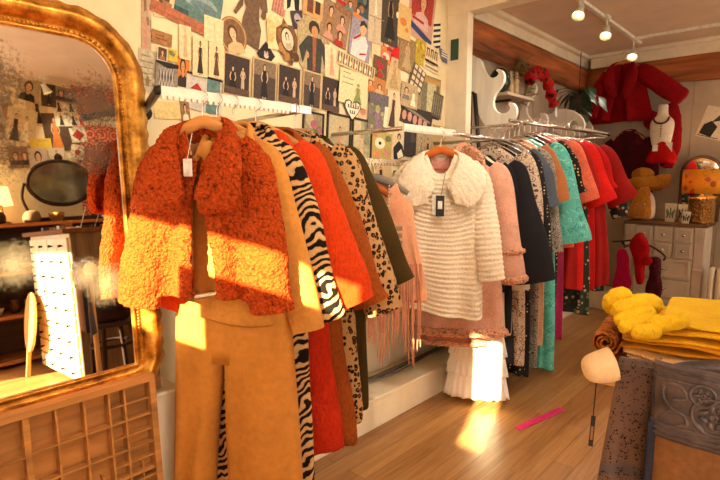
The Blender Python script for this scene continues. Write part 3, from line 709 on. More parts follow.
# ================================================================ dresses in the back room
def pos3(y, x=X2): y = 2.79+(y-3.03)*.84; return V((x, y, 1.63+.11*sm((y-2.7)/.8)))
def dress(label, y, rz, L, shd, hem, mat, sl=None, folds=(4, .2), x=X2, cat='dress', name='dress', **kw):
    return garment(name, label, cat, pos3(y, x), R(rz), L, shd, hem, mat, kw.pop('dep', .05), sl, folds, seed=int(y*100), **kw)
M_PAIS = printed('grey paisley', (196, 172, 146), [(70, 52, 44), (120, 96, 84), (96, 60, 50), (168, 150, 132)], 34, .3, 'swirl')
M_DOT = printed('black star dot', (28, 26, 26), [(220, 206, 180), (150, 130, 104)], 46, .22, 'spots')
M_SCALE = printed('grey scale print', (150, 140, 126), [(40, 36, 34), (70, 62, 58), (110, 100, 90)], 50, .3, 'swirl')
M_NUDE = cloth('nude satin', (214, 164, 128), 60, .1, .5, .1)
M_TEAL = printed('turquoise lace', (88, 178, 164), [(130, 206, 190), (58, 140, 128), (110, 190, 176)], 30, .3, 'swirl')
M_GOLDK = printed('black gold dot', (26, 22, 20), [(220, 170, 90), (200, 160, 100)], 44, .25, 'spots')
M_MAG = cloth('magenta silk', (150, 24, 74), 60, .15, .5, .1)
M_CORAL = cloth('coral lace', (236, 104, 74), 100, .2, .8, .4)
M_RED = cloth('red crepe', (190, 18, 14), 120, .15, .8, .2, .1)
M_RED2 = cloth('scarlet ruffle', (214, 26, 18), 120, .15, .8, .2, .1)
M_DRED = cloth('brick red crepe', (158, 24, 16), 120, .15, .8, .2, .1)
M_FLOR = printed('dark floral', (46, 50, 40), [(196, 160, 120), (170, 60, 40), (90, 110, 80), (206, 190, 150)], 26, .3, 'sprig')
M_RUSTP = cloth('tan suedette', (164, 100, 56), 120, .15)
M_SLATE = cloth('slate cotton', (76, 82, 92), 160, .12)
SS = dict(L=.34, r0=.075, r1=.085, flare=.05, fwd=.02)
LS = dict(L=.62, r0=.065, r1=.06, flare=.05, fwd=.01)
dress('long pale grey paisley dress nearest on the back rail', 3.03, 8, 1.32, .21, .24, M_PAIS, dict(L=.66, r0=.075, r1=.08, flare=.03, fwd=.02))
dress('black star dotted long dress directly behind the paisley dress', 3.14, 8, 1.42, .215, .23, M_DOT, dict(L=.62, r0=.06, r1=.065, flare=.04, fwd=0))
dress('slate blue shirt peeking above the scale print dress', 3.22, 8, .8, .2, .2, M_SLATE, SS)
dress('grey and black scale print maxi dress before the turquoise one', 3.3, 8, 1.44, .215, .235, M_SCALE, LS)
dress('tan shoulder strip of a top squeezed before the turquoise dress', 3.39, 8, .6, .205, .22, M_RUSTP, SS, name='blouse', cat='blouse')
dress('pale nude slip showing in a strip left of the turquoise dress', 3.46, 8, 1.34, .19, .21, M_NUDE)
dress('turquoise lace maxi dress with frayed sleeves on the back rail', 3.55, 12, 1.55, .215, .25, M_TEAL, dict(L=.62, r0=.075, r1=.13, flare=.07, fwd=.03), (6, .3))
dress('black dress with gold dots behind the turquoise dress', 3.66, 10, 1.42, .215, .225, M_GOLDK, SS)
dress('slim magenta dress edge right of the black gold dotted dress', 3.77, 10, 1.4, .2, .225, M_MAG, None)
dress('coral lace blouse between the gold dotted dress and the red dresses', 3.88, 14, .78, .215, .24, M_CORAL, dict(L=.4, r0=.07, r1=.085, flare=.07, fwd=.02), name='blouse', cat='blouse')
dress('deep red short dress hanging just behind the coral blouse', 4.0, 14, 1.08, .21, .24, M_DRED, SS)
dress('scarlet ruffled dress with a puffy short sleeve', 4.12, 16, 1.1, .22, .25, M_RED2, dict(L=.42, r0=.09, r1=.1, flare=.1, fwd=.03), (6, .3))
dress('dark floral dress whose patterned hem shows under the red dresses', 4.3, 14, 1.32, .2, .25, M_FLOR, None)
dress('red crepe dress in the middle of the red group', 4.42, 16, 1.14, .21, .25, M_RED, SS)
dress('red flared dress with elbow sleeves, last on the back rail', 4.62, 22, 1.14, .225, .3, M_DRED, dict(L=.42, r0=.085, r1=.11, flare=.12, fwd=.02), (4, .25))
dress('green floral dress behind the last red flared dress', 4.76, 20, 1.2, .2, .24, M_FLOR, dict(L=.55, r0=.06, r1=.07, flare=.1, fwd=0))
GH = 'wire hangers of the dresses on the back rail'
for y in (4.76, 3.03, 3.14, 3.22, 3.3, 3.39, 3.46, 3.55, 3.66, 3.77, 3.88, 4.0, 4.12, 4.3, 4.42, 4.62):
    hanger(pos3(y)+V((0, 0, .005)), R(10), 'thin chrome wire hanger on the back room dress rail', M_CHROME, .17, .08, style='wire', group=GH)
# ================================================================ the paper collage
PC = {}
def flat(c):
    k = tuple(int(x) for x in c)
    if k not in PC: PC[k] = plain('paper ink %d %d %d' % k, k, .75, var=.2 if max(k) < 190 else .09, scale=70, bump=0)
    return PC[k]
CRM, WHT, SEP, BRN, DRK, BLK, SKN, HAIR = (232, 208, 158), (240, 226, 190), (150, 112, 70), (96, 62, 36), (52, 36, 26), (26, 20, 18), (222, 172, 126), (58, 34, 22)
RED_, PNK, TEA, GRN, YEL, ORA, BLU, GRY, LIL = (168, 38, 28), (206, 146, 120), (92, 126, 118), (110, 120, 70), (220, 190, 60), (214, 128, 48), (74, 96, 130), (140, 126, 106), (176, 160, 170)
def ell(cx, cy, rx, ry, n=14, a0=0): return [(cx+rx*cos(2*pi*k/n+a0), cy+ry*sin(2*pi*k/n+a0)) for k in range(n)]
def rect(a, b, c, d): return [(a, b), (c, b), (c, d), (a, d)]
def lady(x=0, y=0, s=1, dress=DRK, skin=SKN, hair=HAIR, wide=.2):
    f = lambda P: [(x+s*a, y+s*b) for a, b in P]
    return [(f(ell(0, .335, .065, .08)), hair), (f(ell(0, .32, .045, .06)), skin), (f(rect(-.02, .22, .02, .28)), skin),
            (f([(-.1, .24), (.1, .24), (.075, .05), (wide, -.42), (-wide, -.42), (-.075, .05)]), dress),
            (f([(-.1, .24), (-.16, .05), (-.1, -.06), (-.075, -.04), (-.12, .05), (-.07, .18)]), skin), (f([(.1, .24), (.16, .05), (.1, -.06), (.075, -.04), (.12, .05), (.07, .18)]), skin),
            (f(rect(-.07, -.47, -.03, -.42)), skin), (f(rect(.03, -.47, .07, -.42)), skin)]
def bust(x=0, y=0, s=1, dress=DRK, skin=SKN, hair=HAIR):
    f = lambda P: [(x+s*a, y+s*b) for a, b in P]
    return [(f(ell(0, .14, .2, .24)), hair), (f([(-.38, -.5), (.38, -.5), (.3, -.22), (.1, -.14), (-.1, -.14), (-.3, -.22)]), dress), (f(rect(-.07, -.2, .07, 0)), skin), (f(ell(0, .1, .13, .18)), skin),
            (f([(-.17, .2), (.0, .3), (.17, .2), (.1, .34), (-.1, .34)]), hair), (f(ell(-.05, .12, .02, .012, 6)), HAIR), (f(ell(.05, .12, .02, .012, 6)), HAIR), (f(ell(0, .015, .035, .014, 6)), (170, 60, 46))]
def lines(n=5, c=DRK, x0=-.38, x1=.38, y0=-.35, y1=.35, h=.03, seed=1):
    g = random.Random(seed); return [(rect(x0, yy-h/2, x0+(x1-x0)*(.6+.4*g.random()), yy+h/2), c) for yy in [y1-(y1-y0)*i/max(1, n-1) for i in range(n)]]
def blobs(n, cols, seed=1, r=.12):
    g = random.Random(seed); out = []
    for i in range(n):
        k = r*(.6+.8*g.random()); x, y = (g.random()-.5)*(1-2*k), (g.random()-.5)*(1-2*k)
        out.append((ell(x, y, k, k*(.6+.5*g.random()), 9, g.random()), cols[i % len(cols)]))
    return out
def blocks(n, cols, seed=1):
    g = random.Random(seed); out = []
    for i in range(n):
        x, y, w_, h_ = g.random()-.5, g.random()-.5, .1+.3*g.random(), .1+.35*g.random()
        a, b, c, d = max(-.48, x-w_/2), max(-.48, y-h_/2), min(.48, x+w_/2), min(.48, y+h_/2)
        if c-a > .03 and d-b > .03: out.append(([(a, b), (c, b+.04 if b+.04 < d else b), (c-.02, d), (a+.02, d)], cols[i % len(cols)]))
    return out
def border(c, q=.44): return [(rect(-q, -q, q, q), c)]
LAY = [0]
def paper(label, box, base, shapes=(), rot=0, cat='picture', name='wall_picture', outline=None, thick=.0015, plane=('x', XL), group=None, world=None, frame=None):
    LAY[0] += 1
    if world: cy, cz, w_, h_ = world
    else:
        u0, v0, u1, v1 = box; um, vm = (u0+u1)/2, (v0+v1)/2
        a, b = atx(u0, vm, XL), atx(u1, vm, XL); c, d = atx(um, v0, XL), atx(um, v1, XL); m = atx(um, vm, XL)
        cy, cz, w_, h_ = m.y, m.z, b.y-a.y, c.z-d.z
    off = .001+.0011*(LAY[0] % 14); ca, sa = cos(R(rot)), sin(R(rot)); sgn = 1 if plane[1] < 0 else -1
    cols = [base]; mb = MB()
    def P(q, dx):
        y, z = q[0]*w_*(1 if sgn > 0 else -1), q[1]*h_
        return V((sgn*dx, y*ca-z*sa, y*sa+z*ca))
    ol = outline or rect(-.5, -.5, .5, .5)
    mb.prism([P(q, off) for q in ol], V((sgn*thick, 0, 0)), 0)
    for i, (poly, c) in enumerate(shapes):
        if c not in cols: cols.append(c)
        mb.add([P(q, off+thick+.0002*(i+1)) for q in poly], [tuple(range(len(poly)))], cols.index(c))
    if frame:
        if frame not in cols: cols.append(frame)
        for x0, y0, x1, y1 in ((-.5, .45, .5, .5), (-.5, -.5, .5, -.45), (-.5, -.5, -.44, .5), (.44, -.5, .5, .5)): mb.prism([P(q, off) for q in rect(x0, y0, x1, y1)], V((sgn*.008, 0, 0)), cols.index(frame))
    o = mb.build(name, [flat(c) for c in cols], fix=False); o.location = (plane[1], cy, cz)
    return tag(o, label, cat, group)
pp_ = paper
OCT = [(-.5, -.3), (-.3, -.5), (.3, -.5), (.5, -.3), (.5, .3), (.25, .5), (-.25, .5), (-.5, .3)]
DIA = [(0, -.5), (.5, 0), (0, .5), (-.5, 0)]
# --- biggest sheets first, small clippings on top
pp_('tall torn grey sheet pinned right beside the gilt mirror corner', (141, -4, 151, 62), (190, 160, 126), blocks(7, [GRY, (206, 170, 140), SEP, PNK], 2), -3, 'poster', 'wall_poster')
pp_('pale lined drawing sheet low beside the gilded frame edge', (138, 50, 156, 92), (186, 172, 138), lines(6, GRY)+blobs(4, [SEP, CRM], 8), -4, 'drawing', 'wall_drawing')
pp_('small sheet with an inked sleeve drawing above the brown paper strip', (152, -6, 175, 18), CRM, [([(-.3, .4), (.3, .3), (.1, -.1), (-.05, -.3)], BRN), ([(-.1, .3), (.35, .1), (.2, -.45), (.05, -.2)], SEP)], 4)
pp_('teal picture of folded denim at the top of the collage', (176, -12, 221, 24), TEA, [(ell(.0, .1, .4, .22, 18, .3), (140, 160, 156)), (ell(.1, .0, .3, .14, 18, .3), (104, 128, 128)), (ell(-.2, .2, .2, .12), (170, 196, 190)), (rect(-.5, -.5, -.2, -.3), (50, 80, 80))], -12)
pp_('reddish brown paper strip slanting under the teal denim picture', (151, 12, 205, 24), (176, 104, 68), [(rect(-.5, -.2, .5, -.1), (158, 88, 56))], -13, 'paper strip', 'paper_strip')
pp_('brown cardboard label left of the faint figure sketch', (151, 32, 171, 45), (164, 112, 62), lines(2, BRN, -.3, .3, -.1, .15, .06), -6, 'label', 'picture_label')
pp_('faint pencil sketch of a standing figure', (178, 26, 190, 60), CRM, [(a, (206, 176, 130)) for a, c in lady(0, 0, 1)], -2, 'drawing', 'wall_drawing')
pp_('plain cream envelope above the standing women photos', (203, 18, 222, 44), (238, 214, 164), [([(-.5, -.46), (.5, -.46), (.5, -.5), (-.5, -.5)], SEP), ([(-.02, .3), (.02, .3), (.1, -.4), (.06, -.4)], (216, 186, 136))], -4, 'envelope', 'envelope')
pp_('tiny brown portrait over the lattice patterned card', (156, 47, 166, 62), WHT, border(BRN, .42)+bust(0, 0, .8, SEP), -6)
pp_('tiny yellowish landscape beside the tiny brown portrait', (167, 50, 176, 62), YEL, blobs(5, [(190, 160, 90), GRN, SEP], 3, .2), -6)
pp_('photo of a woman in a long dark dress, first of the standing pair', (191, 38, 206, 77), (236, 208, 154), lady(0, 0, 1, DRK, SEP), -3, 'photo', 'wall_photo')
pp_('photo of a woman in a brown dress beside the long dark dress', (207, 44, 222, 79), (236, 208, 154), lady(0, 0, 1, BRN, SEP), -3, 'photo', 'wall_photo')
pp_('black and grey lattice patterned card near the mirror frame', (154, 63, 176, 90), GRY, [(rect(-.35, -.4, .3, .3), (92, 84, 84))]+[(([(-.35+.13*i, -.4), (-.31+.13*i, -.4), (-.21+.13*i, .3), (-.25+.13*i, .3)]), (196, 182, 160)) for i in range(5)]+[(([(-.25+.13*i, -.4), (-.21+.13*i, -.4), (-.31+.13*i, .3), (-.35+.13*i, .3)]), (196, 182, 160)) for i in range(5)]+[([(-.5, .5), (.5, .5), (.5, .36), (0, .28), (-.5, .42)], BLK)], -5, 'card', 'picture_card')
pp_('orange tinted photo of a curly haired child', (176, 57, 189, 87), ORA, bust(0, .05, 1.1, DRK, (214, 150, 84), HAIR), -4, 'photo', 'wall_photo')
pp_('small cream ticket directly above the rail wall arm', (152, 88, 174, 97), CRM, lines(2, GRY, -.4, .3, -.1, .2, .08), 6, 'card', 'ticket')
pp_('blank yellow cream card below the rail wall arm', (154, 102, 181, 119), (232, 206, 136), (), 2, 'card', 'blank_card')
pp_('grey and teal picture of a small house over the rail', (186, 76, 222, 112), (206, 196, 176), [(rect(.05, -.5, .42, .5), TEA), (rect(-.35, -.2, -.1, .05), WHT), ([(-.4, .05), (-.05, .05), (-.22, .25)], RED_), (rect(-.27, -.2, -.18, -.06), DRK), (rect(-.5, .44, .5, .5), DRK)], -6)
pp_('strip photo of a couple peeking beneath the rail beside the house picture', (180, 100, 189, 122), SEP, bust(0, 0, .9, WHT, SKN, DRK), 4, 'photo', 'wall_photo')
pp_('large cutout of a woman in a fitted grey brown dress, hands on hips', (234, -22, 268, 49), (110, 82, 56), [(ell(0, .49, .16, .03), SKN), ([(-.13, .5), (.13, .5), (.06, .36), (-.06, .36)], SKN)], -6, 'cutout', 'picture_cutout',
    [(-.3, .42), (-.12, .5), (.14, .5), (.36, .42), (.46, .12), (.38, -.02), (.26, 0), (.3, .1), (.2, .16), (.22, -.06), (.3, -.2), (.26, -.5), (-.3, -.42), (-.24, -.1), (-.16, .05), (-.28, .2), (-.5, -.06), (-.44, -.1), (-.26, .06), (-.38, .24)][:20])
pp_('sepia oval portrait of a lady in a white blouse', (218, 17, 246, 55), SEP, [(ell(0, 0, .46, .47, 22), (196, 152, 96)), (ell(0, 0, .42, .43, 22), (128, 90, 56))]+[(P_, c) for P_, c in bust(0, -.04, .86, (214, 178, 126), (226, 188, 140), (88, 56, 34))], 14, 'photo', 'oval_picture', ell(0, 0, .5, .5, 24))
pp_('small black diamond shaped card with a white flower', (256, 42, 274, 68), (32, 24, 24), [(ell(0, -.05, .14, .1, 7), (210, 190, 170)), (ell(.06, .05, .06, .1, 6), (190, 170, 150)), (ell(-.08, .06, .05, .08, 6), (190, 170, 150))], 0, 'card', 'picture_card', DIA)
pp_('pale faded page behind the ornate cameo cutout', (266, 16, 284, 50), (238, 214, 156), blobs(6, [(226, 196, 128), (214, 178, 110)], 5, .16), 3)
pp_('ornate brown cameo frame cutout with a white bust', (275, 19, 297, 66), (120, 80, 40), blobs(16, [(170, 122, 66), (86, 54, 28), (150, 104, 56)], 9, .1)+[(ell(0, .05, .3, .27, 20), (80, 52, 30)), (ell(0, .05, .26, .23, 20), (226, 206, 170))]+[(P_, c) for P_, c in bust(0, .05, .42, (190, 170, 136), (236, 220, 186), DRK)], 12, 'cutout', 'picture_cutout', [(0, .5), (.12, .36), (.4, .32), (.5, .05), (.36, -.25), (.1, -.34), (.06, -.5), (-.06, -.5), (-.12, -.34), (-.38, -.24), (-.5, .05), (-.4, .3), (-.14, .36)])
for i, (u0, v0, u1, v1, s) in enumerate(((222, 55, 249, 97, 'leftmost of the row, above the camel jacket'), (251, 60, 275, 102, 'second of the row, a lone standing figure in black'), (276, 66, 299, 105, 'third of the row, between the lone figure and the grey man'), (301, 72, 319, 109, 'fourth of the row, a man in a dark suit'), (321, 77, 340, 113, 'last of the row, left of the heart'))):
    two = i in (0, 2, 4)
    sh_ = [(rect(-.45, -.46, .45, .46), (58, 42, 34) if two else (74, 58, 46))]
    if two: sh_ += lady(-.16, -.1, .75, BLK, (216, 176, 136), HAIR, .26)+lady(.2, -.02, .62, (196, 170, 136), (216, 176, 136), HAIR, .1)+[(rect(-.45, -.46, .45, -.3), (90, 66, 50))]
    else: sh_ += [(rect(-.45, .1, .45, .46), (126, 104, 80))]+lady(-.02, 0, .95, BLK, (206, 170, 130), HAIR, .16)
    pp_('dark theatre photo, '+s, (u0, v0, u1, v1), (206, 176, 126), sh_, -4, 'photo', 'wall_photo', group='row of dark theatre photos')
pp_('small pink pleated dress drawing at the top edge', (273, -8, 286, 15), (176, 110, 88), [(rect(-.4+.2*i, -.5, -.32+.2*i, .5), (206, 150, 124)) for i in range(5)], -14, 'drawing', 'wall_drawing')
pp_('black and white high contrast clipping at the top edge', (284, -6, 299, 14), WHT, [([(-.4, .5), (-.05, .5), (-.1, -.2), (-.3, -.4)], BLK), ([(.05, .5), (.45, .5), (.5, -.5), (.2, -.2)], BLK)], -8)
pp_('narrow dark phone shaped card with a grey face', (291, 11, 303, 29), (60, 52, 58), [(ell(0, .05, .28, .3), (176, 160, 160)), (rect(-.2, -.1, .2, 0), DRK)], 14, 'card', 'dark_card')
pp_('octagonal portrait of a dark haired woman in a patterned jacket', (297, 17, 329, 74), (176, 156, 110), [(rect(.1+.1*i, -.3, .13+.1*i, .4), (150, 134, 96)) for i in range(4)]+[(ell(0, .3, .17, .13), HAIR), (ell(.02, .24, .1, .1), (200, 140, 92)), (rect(-.04, .1, .06, .2), (200, 140, 92)), ([(-.2, .14), (.22, .14), (.46, -.1), (.36, -.36), (.25, -.12), (.22, -.5), (-.2, -.5), (-.22, -.1), (-.34, -.36), (-.46, -.1)], (56, 56, 48)), ([(-.05, .14), (.07, .14), (.05, -.45), (-.03, -.45)], (150, 84, 50)), (ell(-.2, -.2, .05, .06), (200, 150, 110))], -2, 'photo', 'octagonal_photo', OCT)
pp_('brown sheet with four smiling faces', (321, 4, 348, 44), (150, 116, 84), bust(-.2, .2, .48, SEP, (226, 174, 126))+bust(.22, .12, .48, PNK, (226, 174, 126))+bust(-.2, -.24, .48, PNK, (220, 164, 116))+bust(.2, -.28, .45, RED_, (226, 174, 126)), -12, 'photo', 'wall_photo')
pp_('pale pink doll drawing left of the lace strip', (324, 46, 337, 78), (238, 210, 164), lady(0, 0, 1, (216, 156, 120), (226, 176, 130), (206, 150, 110)), 0, 'drawing', 'wall_drawing')
pp_('photo of children in a row at the top of the wall', (336, -6, 362, 18), (150, 100, 64), bust(-.3, .05, .5, RED_)+bust(0, .0, .5, TEA)+bust(.3, -.05, .5, ORA), -14, 'photo', 'wall_photo')
pp_('dark teal clipping left of the white dress sheet', (356, -10, 368, 20), (60, 76, 76), blobs(5, [DRK, (90, 110, 108), SEP], 4, .2), -4)
pp_('lilac picture of a short haired woman in a white dress', (349, 17, 370, 60), (150, 140, 150), [([(-.4, -.5), (.3, -.5), (.36, -.1), (.2, .08), (-.1, .1), (-.38, -.1)], (230, 214, 206)), (rect(-.02, .05, .14, .2), SKN), (ell(.06, .24, .16, .14), SKN), ([(-.12, .24), (-.1, .38), (.06, .44), (.22, .36), (.24, .28), (.06, .33)], HAIR), ([(-.38, -.1), (-.3, -.12), (.0, .05), (-.06, .1)], RED_), ([(.0, -.42), (.3, -.34), (.3, -.3), (.0, -.37)], RED_)], -10)
pp_('strip of old lace edging tacked under the lilac picture', (336, 59, 374, 73), (214, 186, 136), [(rect(-.48+.065*i, -.35, -.45+.065*i, .4), (110, 84, 56)) for i in range(15)]+[(ell(-.43+.13*i, -.1, .03, .2, 8), WHT) for i in range(7)], -10, 'lace strip', 'lace_strip')
pp_('magazine page of two white dresses', (367, -8, 382, 44), (206, 186, 150), lady(-.05, .25, .5, WHT, SKN)+lady(-.1, -.25, .5, (190, 170, 140), SKN)+[(rect(-.5, -.02, .5, .0), GRY)], -3, 'page', 'magazine_page')
pp_('dark poster of a dancer in a black tail dress', (380, -10, 397, 46), (70, 60, 46), lady(.0, .05, 1.05, BLK, (170, 140, 100), BLK, .3)+[(ell(.4, .1, .08, .06), WHT)], -3, 'poster', 'wall_poster')
pp_('cream card with an orange sun blot', (396, 6, 409, 40), (222, 184, 116), [(ell(-.1, 0, .25, .12), ORA), (ell(.2, -.2, .14, .07), ORA)], -4, 'card', 'sun_card')
pp_('magazine cover of a smiling lady in red with blue foot band', (409, -12, 434, 42), (206, 160, 136), [(rect(-.42, -.1, .42, .48), (176, 56, 46))]+bust(.02, .15, .8, (220, 180, 170), (226, 170, 130), (120, 40, 24))+[([(-.5, -.32), (.5, -.5), (.5, -.38), (-.5, -.2)], (52, 66, 110))]+lines(1, RED_, -.35, .35, -.14, -.14, .05), -10, 'magazine cover', 'magazine_cover')
pp_('narrow strip of black diagonal stripes near the pillar', (433, 21, 440, 49), WHT, [([(-.5, .34-.2*i), (.5, .46-.2*i), (.5, .37-.2*i), (-.5, .25-.2*i)], BLK) for i in range(5)], 0, 'paper strip', 'paper_strip')
pp_('mustard yellow patterned sheet beside the lettered card', (415, 40, 426, 66), (196, 164, 44), blobs(14, [(226, 200, 90), (160, 128, 30)], 6, .08), -2, 'page', 'patterned_page')
pp_('cream card with a row of tall dark letters', (425, 46, 438, 64), CRM, [(rect(-.42+.15*i, -.2, -.36+.15*i, .25), DRK) for i in range(6)]+[(rect(-.42+.3*i, .2, -.24+.3*i, .28), DRK) for i in range(3)], -8, 'card', 'lettered_card')
pp_('red and white strawberry picture above the big red drop', (375, 38, 397, 64), (206, 120, 90), blobs(14, [RED_, (236, 206, 180), (200, 60, 40), ORA], 12, .13), -14)
pp_('scarlet drop shaped paper cutout', (389, 46, 400, 74), (214, 22, 14), (), -16, 'cutout', 'picture_cutout', ell(0, 0, .46, .5, 16))
pp_('dark red flower picture under the strawberry picture', (372, 57, 386, 80), (104, 74, 46), blobs(10, [RED_, (150, 40, 60), GRN], 14, .14), -6)
pp_('cutout of a woman in a draped beige dress', (384, 58, 402, 92), (206, 176, 124), [(P_, c) for P_, c in lady(0, 0, 1, (180, 150, 100), SKN, BRN, .3)], -6, 'cutout', 'picture_cutout', [(-.2, .5), (.2, .5), (.35, .1), (.45, -.5), (-.45, -.5), (-.3, .1)])
pp_('brown clipping with a hat figure over the checked strip', (398, 38, 414, 72), (150, 122, 80), lady(0, 0, 1, (190, 160, 110), SKN, (120, 50, 30), .3), -6)
pp_('orange toned picnic photo', (364, 77, 384, 95), (190, 120, 56), bust(-.25, 0, .6, ORA)+bust(.2, -.05, .6, (206, 170, 110)), -8, 'photo', 'wall_photo')
pp_('violet and green meadow picture', (367, 94, 386, 131), (126, 116, 104), blobs(22, [(150, 110, 140), GRN, (170, 160, 110), (110, 84, 120)], 16, .11)+[(rect(-.5, .2, .5, .5), (104, 94, 96))], -4)
pp_('handwritten note with a tiny lady in a green skirt', (338, 72, 366, 106), (236, 212, 158), lines(3, GRY, -.4, .0, .1, .4, .025)+lady(.15, -.12, .72, (130, 140, 80), SKN, HAIR, .22), -6, 'note', 'handwritten_note')
pp_('cutout of a dancing man in a dark tailcoat', (383, 90, 399, 130), (224, 200, 156), [(P_, c) for P_, c in lady(0, 0, 1.05, (70, 52, 38), SKN, HAIR, .2)]+[([(-.5, .1), (-.3, .1), (-.3, -.5), (-.5, -.5)], WHT)], -8, 'cutout', 'picture_cutout', [(-.4, .45), (.3, .5), (.5, .1), (.4, -.5), (-.5, -.5), (-.45, 0)])
pp_('white heart shaped card with a dark handwritten greeting', (342, 100, 359, 121), DRK, [([(x*.9, y*.88) for x, y in [(0, -.5), (.3, -.16), (.48, .16), (.42, .4), (.24, .48), (.06, .4), (0, .28), (-.06, .4), (-.24, .48), (-.42, .4), (-.48, .16), (-.3, -.16)]], WHT)]+[(rect(-.28+.14*i, .1, -.22+.14*i, .1+.16*(1+i % 2)), DRK) for i in range(5)]+[(rect(-.16+.12*i, -.16, -.11+.12*i, -.02), DRK) for i in range(3)]+[(rect(-.28, .1, .3, .13), DRK), (rect(-.16, -.17, .14, -.14), DRK)], -4, 'card', 'picture_card',
    [(0, -.5), (.3, -.16), (.48, .16), (.42, .4), (.24, .48), (.06, .4), (0, .28), (-.06, .4), (-.24, .48), (-.42, .4), (-.48, .16), (-.3, -.16)])
pp_('small pink blot card beside the heart', (358, 103, 367, 118), (226, 190, 150), [(ell(0, 0, .36, .34), (206, 140, 110))], 0, 'card', 'picture_card')
pp_('framed picture with violet and green flowers over the leopard jacket', (302, 112, 323, 146), (150, 136, 100), blobs(10, [(170, 100, 110), GRN, (190, 170, 130)], 21, .16), -4, 'framed picture', 'framed_picture', frame=(56, 40, 30))
pp_('dark framed faded photo of a lady standing in a garden', (326, 114, 350, 156), (196, 178, 136), [(rect(-.45, -.5, .45, -.2), (160, 150, 110))]+lady(.05, -.12, .8, (206, 150, 120), SKN), -4, 'framed picture', 'framed_picture', frame=(56, 40, 30))
pp_('narrow dark framed photo of a seated lady by a doorway', (351, 119, 371, 161), (176, 164, 120), [(rect(-.4, -.2, -.05, .45), (206, 190, 146)), (rect(.1, -.1, .4, .45), (140, 140, 110))]+lady(.0, -.14, .7, (224, 190, 150), SKN), -4, 'framed picture', 'framed_picture', frame=(56, 40, 30))
pp_('bright floral print with a big white daisy', (371, 132, 391, 161), (196, 170, 90), [(ell(-.1, .1, .26, .2, 9), WHT), (ell(-.1, .1, .07, .06), BLK), (ell(.25, -.2, .2, .15, 8), PNK), (ell(-.25, -.3, .18, .14, 8), (226, 150, 90)), (ell(.3, .3, .16, .12, 8), GRN), (ell(-.35, .38, .1, .1, 8), (206, 120, 90))], -4)
pp_('black and white photo of a dancer in a wide skirt', (391, 131, 404, 166), (224, 200, 156), [(ell(0, .33, .14, .1), BLK), (ell(0, .3, .09, .08), SKN), ([(-.4, 0), (0, .22), (.3, .1), (.5, -.2), (.1, -.3), (-.3, -.45)], BLK), ([(-.1, -.15), (.2, 0), (.4, -.2), (0, -.3)], WHT)], -4, 'photo', 'wall_photo')
pp_('nearly black clipping right of the dancer in a wide skirt', (403, 130, 417, 157), (46, 38, 32), blocks(4, [(70, 58, 48), DRK], 5), -3)
pp_('greyish group photo partly behind the white coat collar', (415, 132, 431, 168), (170, 148, 108), lady(-.2, 0, .8, GRY)+lady(.2, 0, .8, DRK), -3, 'photo', 'wall_photo')
pp_('tan snapshot below the notched rail end by the pillar', (431, 126, 445, 156), (190, 160, 110), blocks(6, [SEP, WHT, GRY], 7), -3, 'photo', 'wall_photo')
pp_('small dark blue card with white marks low above the peach dress', (392, 171, 406, 180), (84, 78, 92), lines(2, WHT, -.35, .35, -.15, .2, .14), -2, 'card', 'picture_card')
pp_('cream clipping with a little dark figure left of the daisy print', (372, 164, 390, 184), (222, 190, 138), lady(-.1, 0, .9, DRK), 4)
pp_('pale sketch sheet below the dancer photo', (402, 164, 424, 186), (226, 198, 146), lines(3, SEP, -.3, .3, -.3, .2, .03), -6, 'drawing', 'wall_drawing')
pp_('black and cream checked paper strip over the doorway picture', (409, 66, 422, 92), (92, 78, 64), [(rect(-.4+.3*i, -.42+.24*j, -.18+.3*i, -.26+.24*j), (226, 200, 156)) for i in range(3) for j in range(4)], -24, 'paper strip', 'checked_strip')
pp_('picture of a man beside a seated girl', (399, 84, 416, 108), (180, 156, 116), bust(-.2, .1, .6, (120, 110, 96))+lady(.22, -.06, .8, WHT), -6, 'photo', 'wall_photo')
pp_('greenish picture of a curtained doorway', (418, 76, 440, 118), (150, 128, 84), [(rect(-.1, -.35, .3, .35), (186, 176, 130)), (rect(-.35, -.4, -.12, .3), (116, 110, 84)), (rect(.3, -.4, .42, .32), (120, 92, 56)), (rect(-.45, .34, .45, .44), (190, 140, 70)), (rect(-.5, -.5, .5, -.36), DRK)], -4)
pp_('dark striped sheet at the edge of the collage by the pillar', (432, 93, 442, 118), (96, 86, 72), [(rect(-.4+.2*i, -.4, -.32+.2*i, .4), (150, 134, 106)) for i in range(5)], -12, 'page', 'striped_page')
pp_('dark postcard of pink dancers over the notched rail end', (397, 108, 432, 128), (56, 42, 34), [(ell(-.3+.15*i, -.1+.03*(i % 2), .06, .25, 8), PNK) for i in range(5)]+[([(-.5, .3), (.4, .05), (.45, .15), (-.4, .45)], GRY)], -12, 'postcard', 'postcard')
pp_('tiny map scrap above the curtained doorway picture', (423, 62, 440, 72), CRM, lines(2, GRY, -.4, .4, -.2, .2, .2), -8, 'card', 'picture_scrap')
pp_('sepia torn page between the pale cutouts and the man with a girl', (384, 84, 402, 100), (190, 150, 100), blobs(6, [BRN, (214, 180, 130), (150, 60, 40)], 30, .16), 6, 'page', 'torn_page')
pp_('plain cream sheet behind the handwritten note', (371, 4, 380, 60), (226, 200, 150), (), -2, 'page', 'blank_page')
pp_('yellowed page under the octagonal portrait', (302, 0, 322, 18), (206, 160, 100), [(rect(-.3, -.3, 0, .5), (110, 66, 40)), (rect(.1, -.2, .35, .5), (70, 44, 30))], -6, 'page', 'yellowed_page')
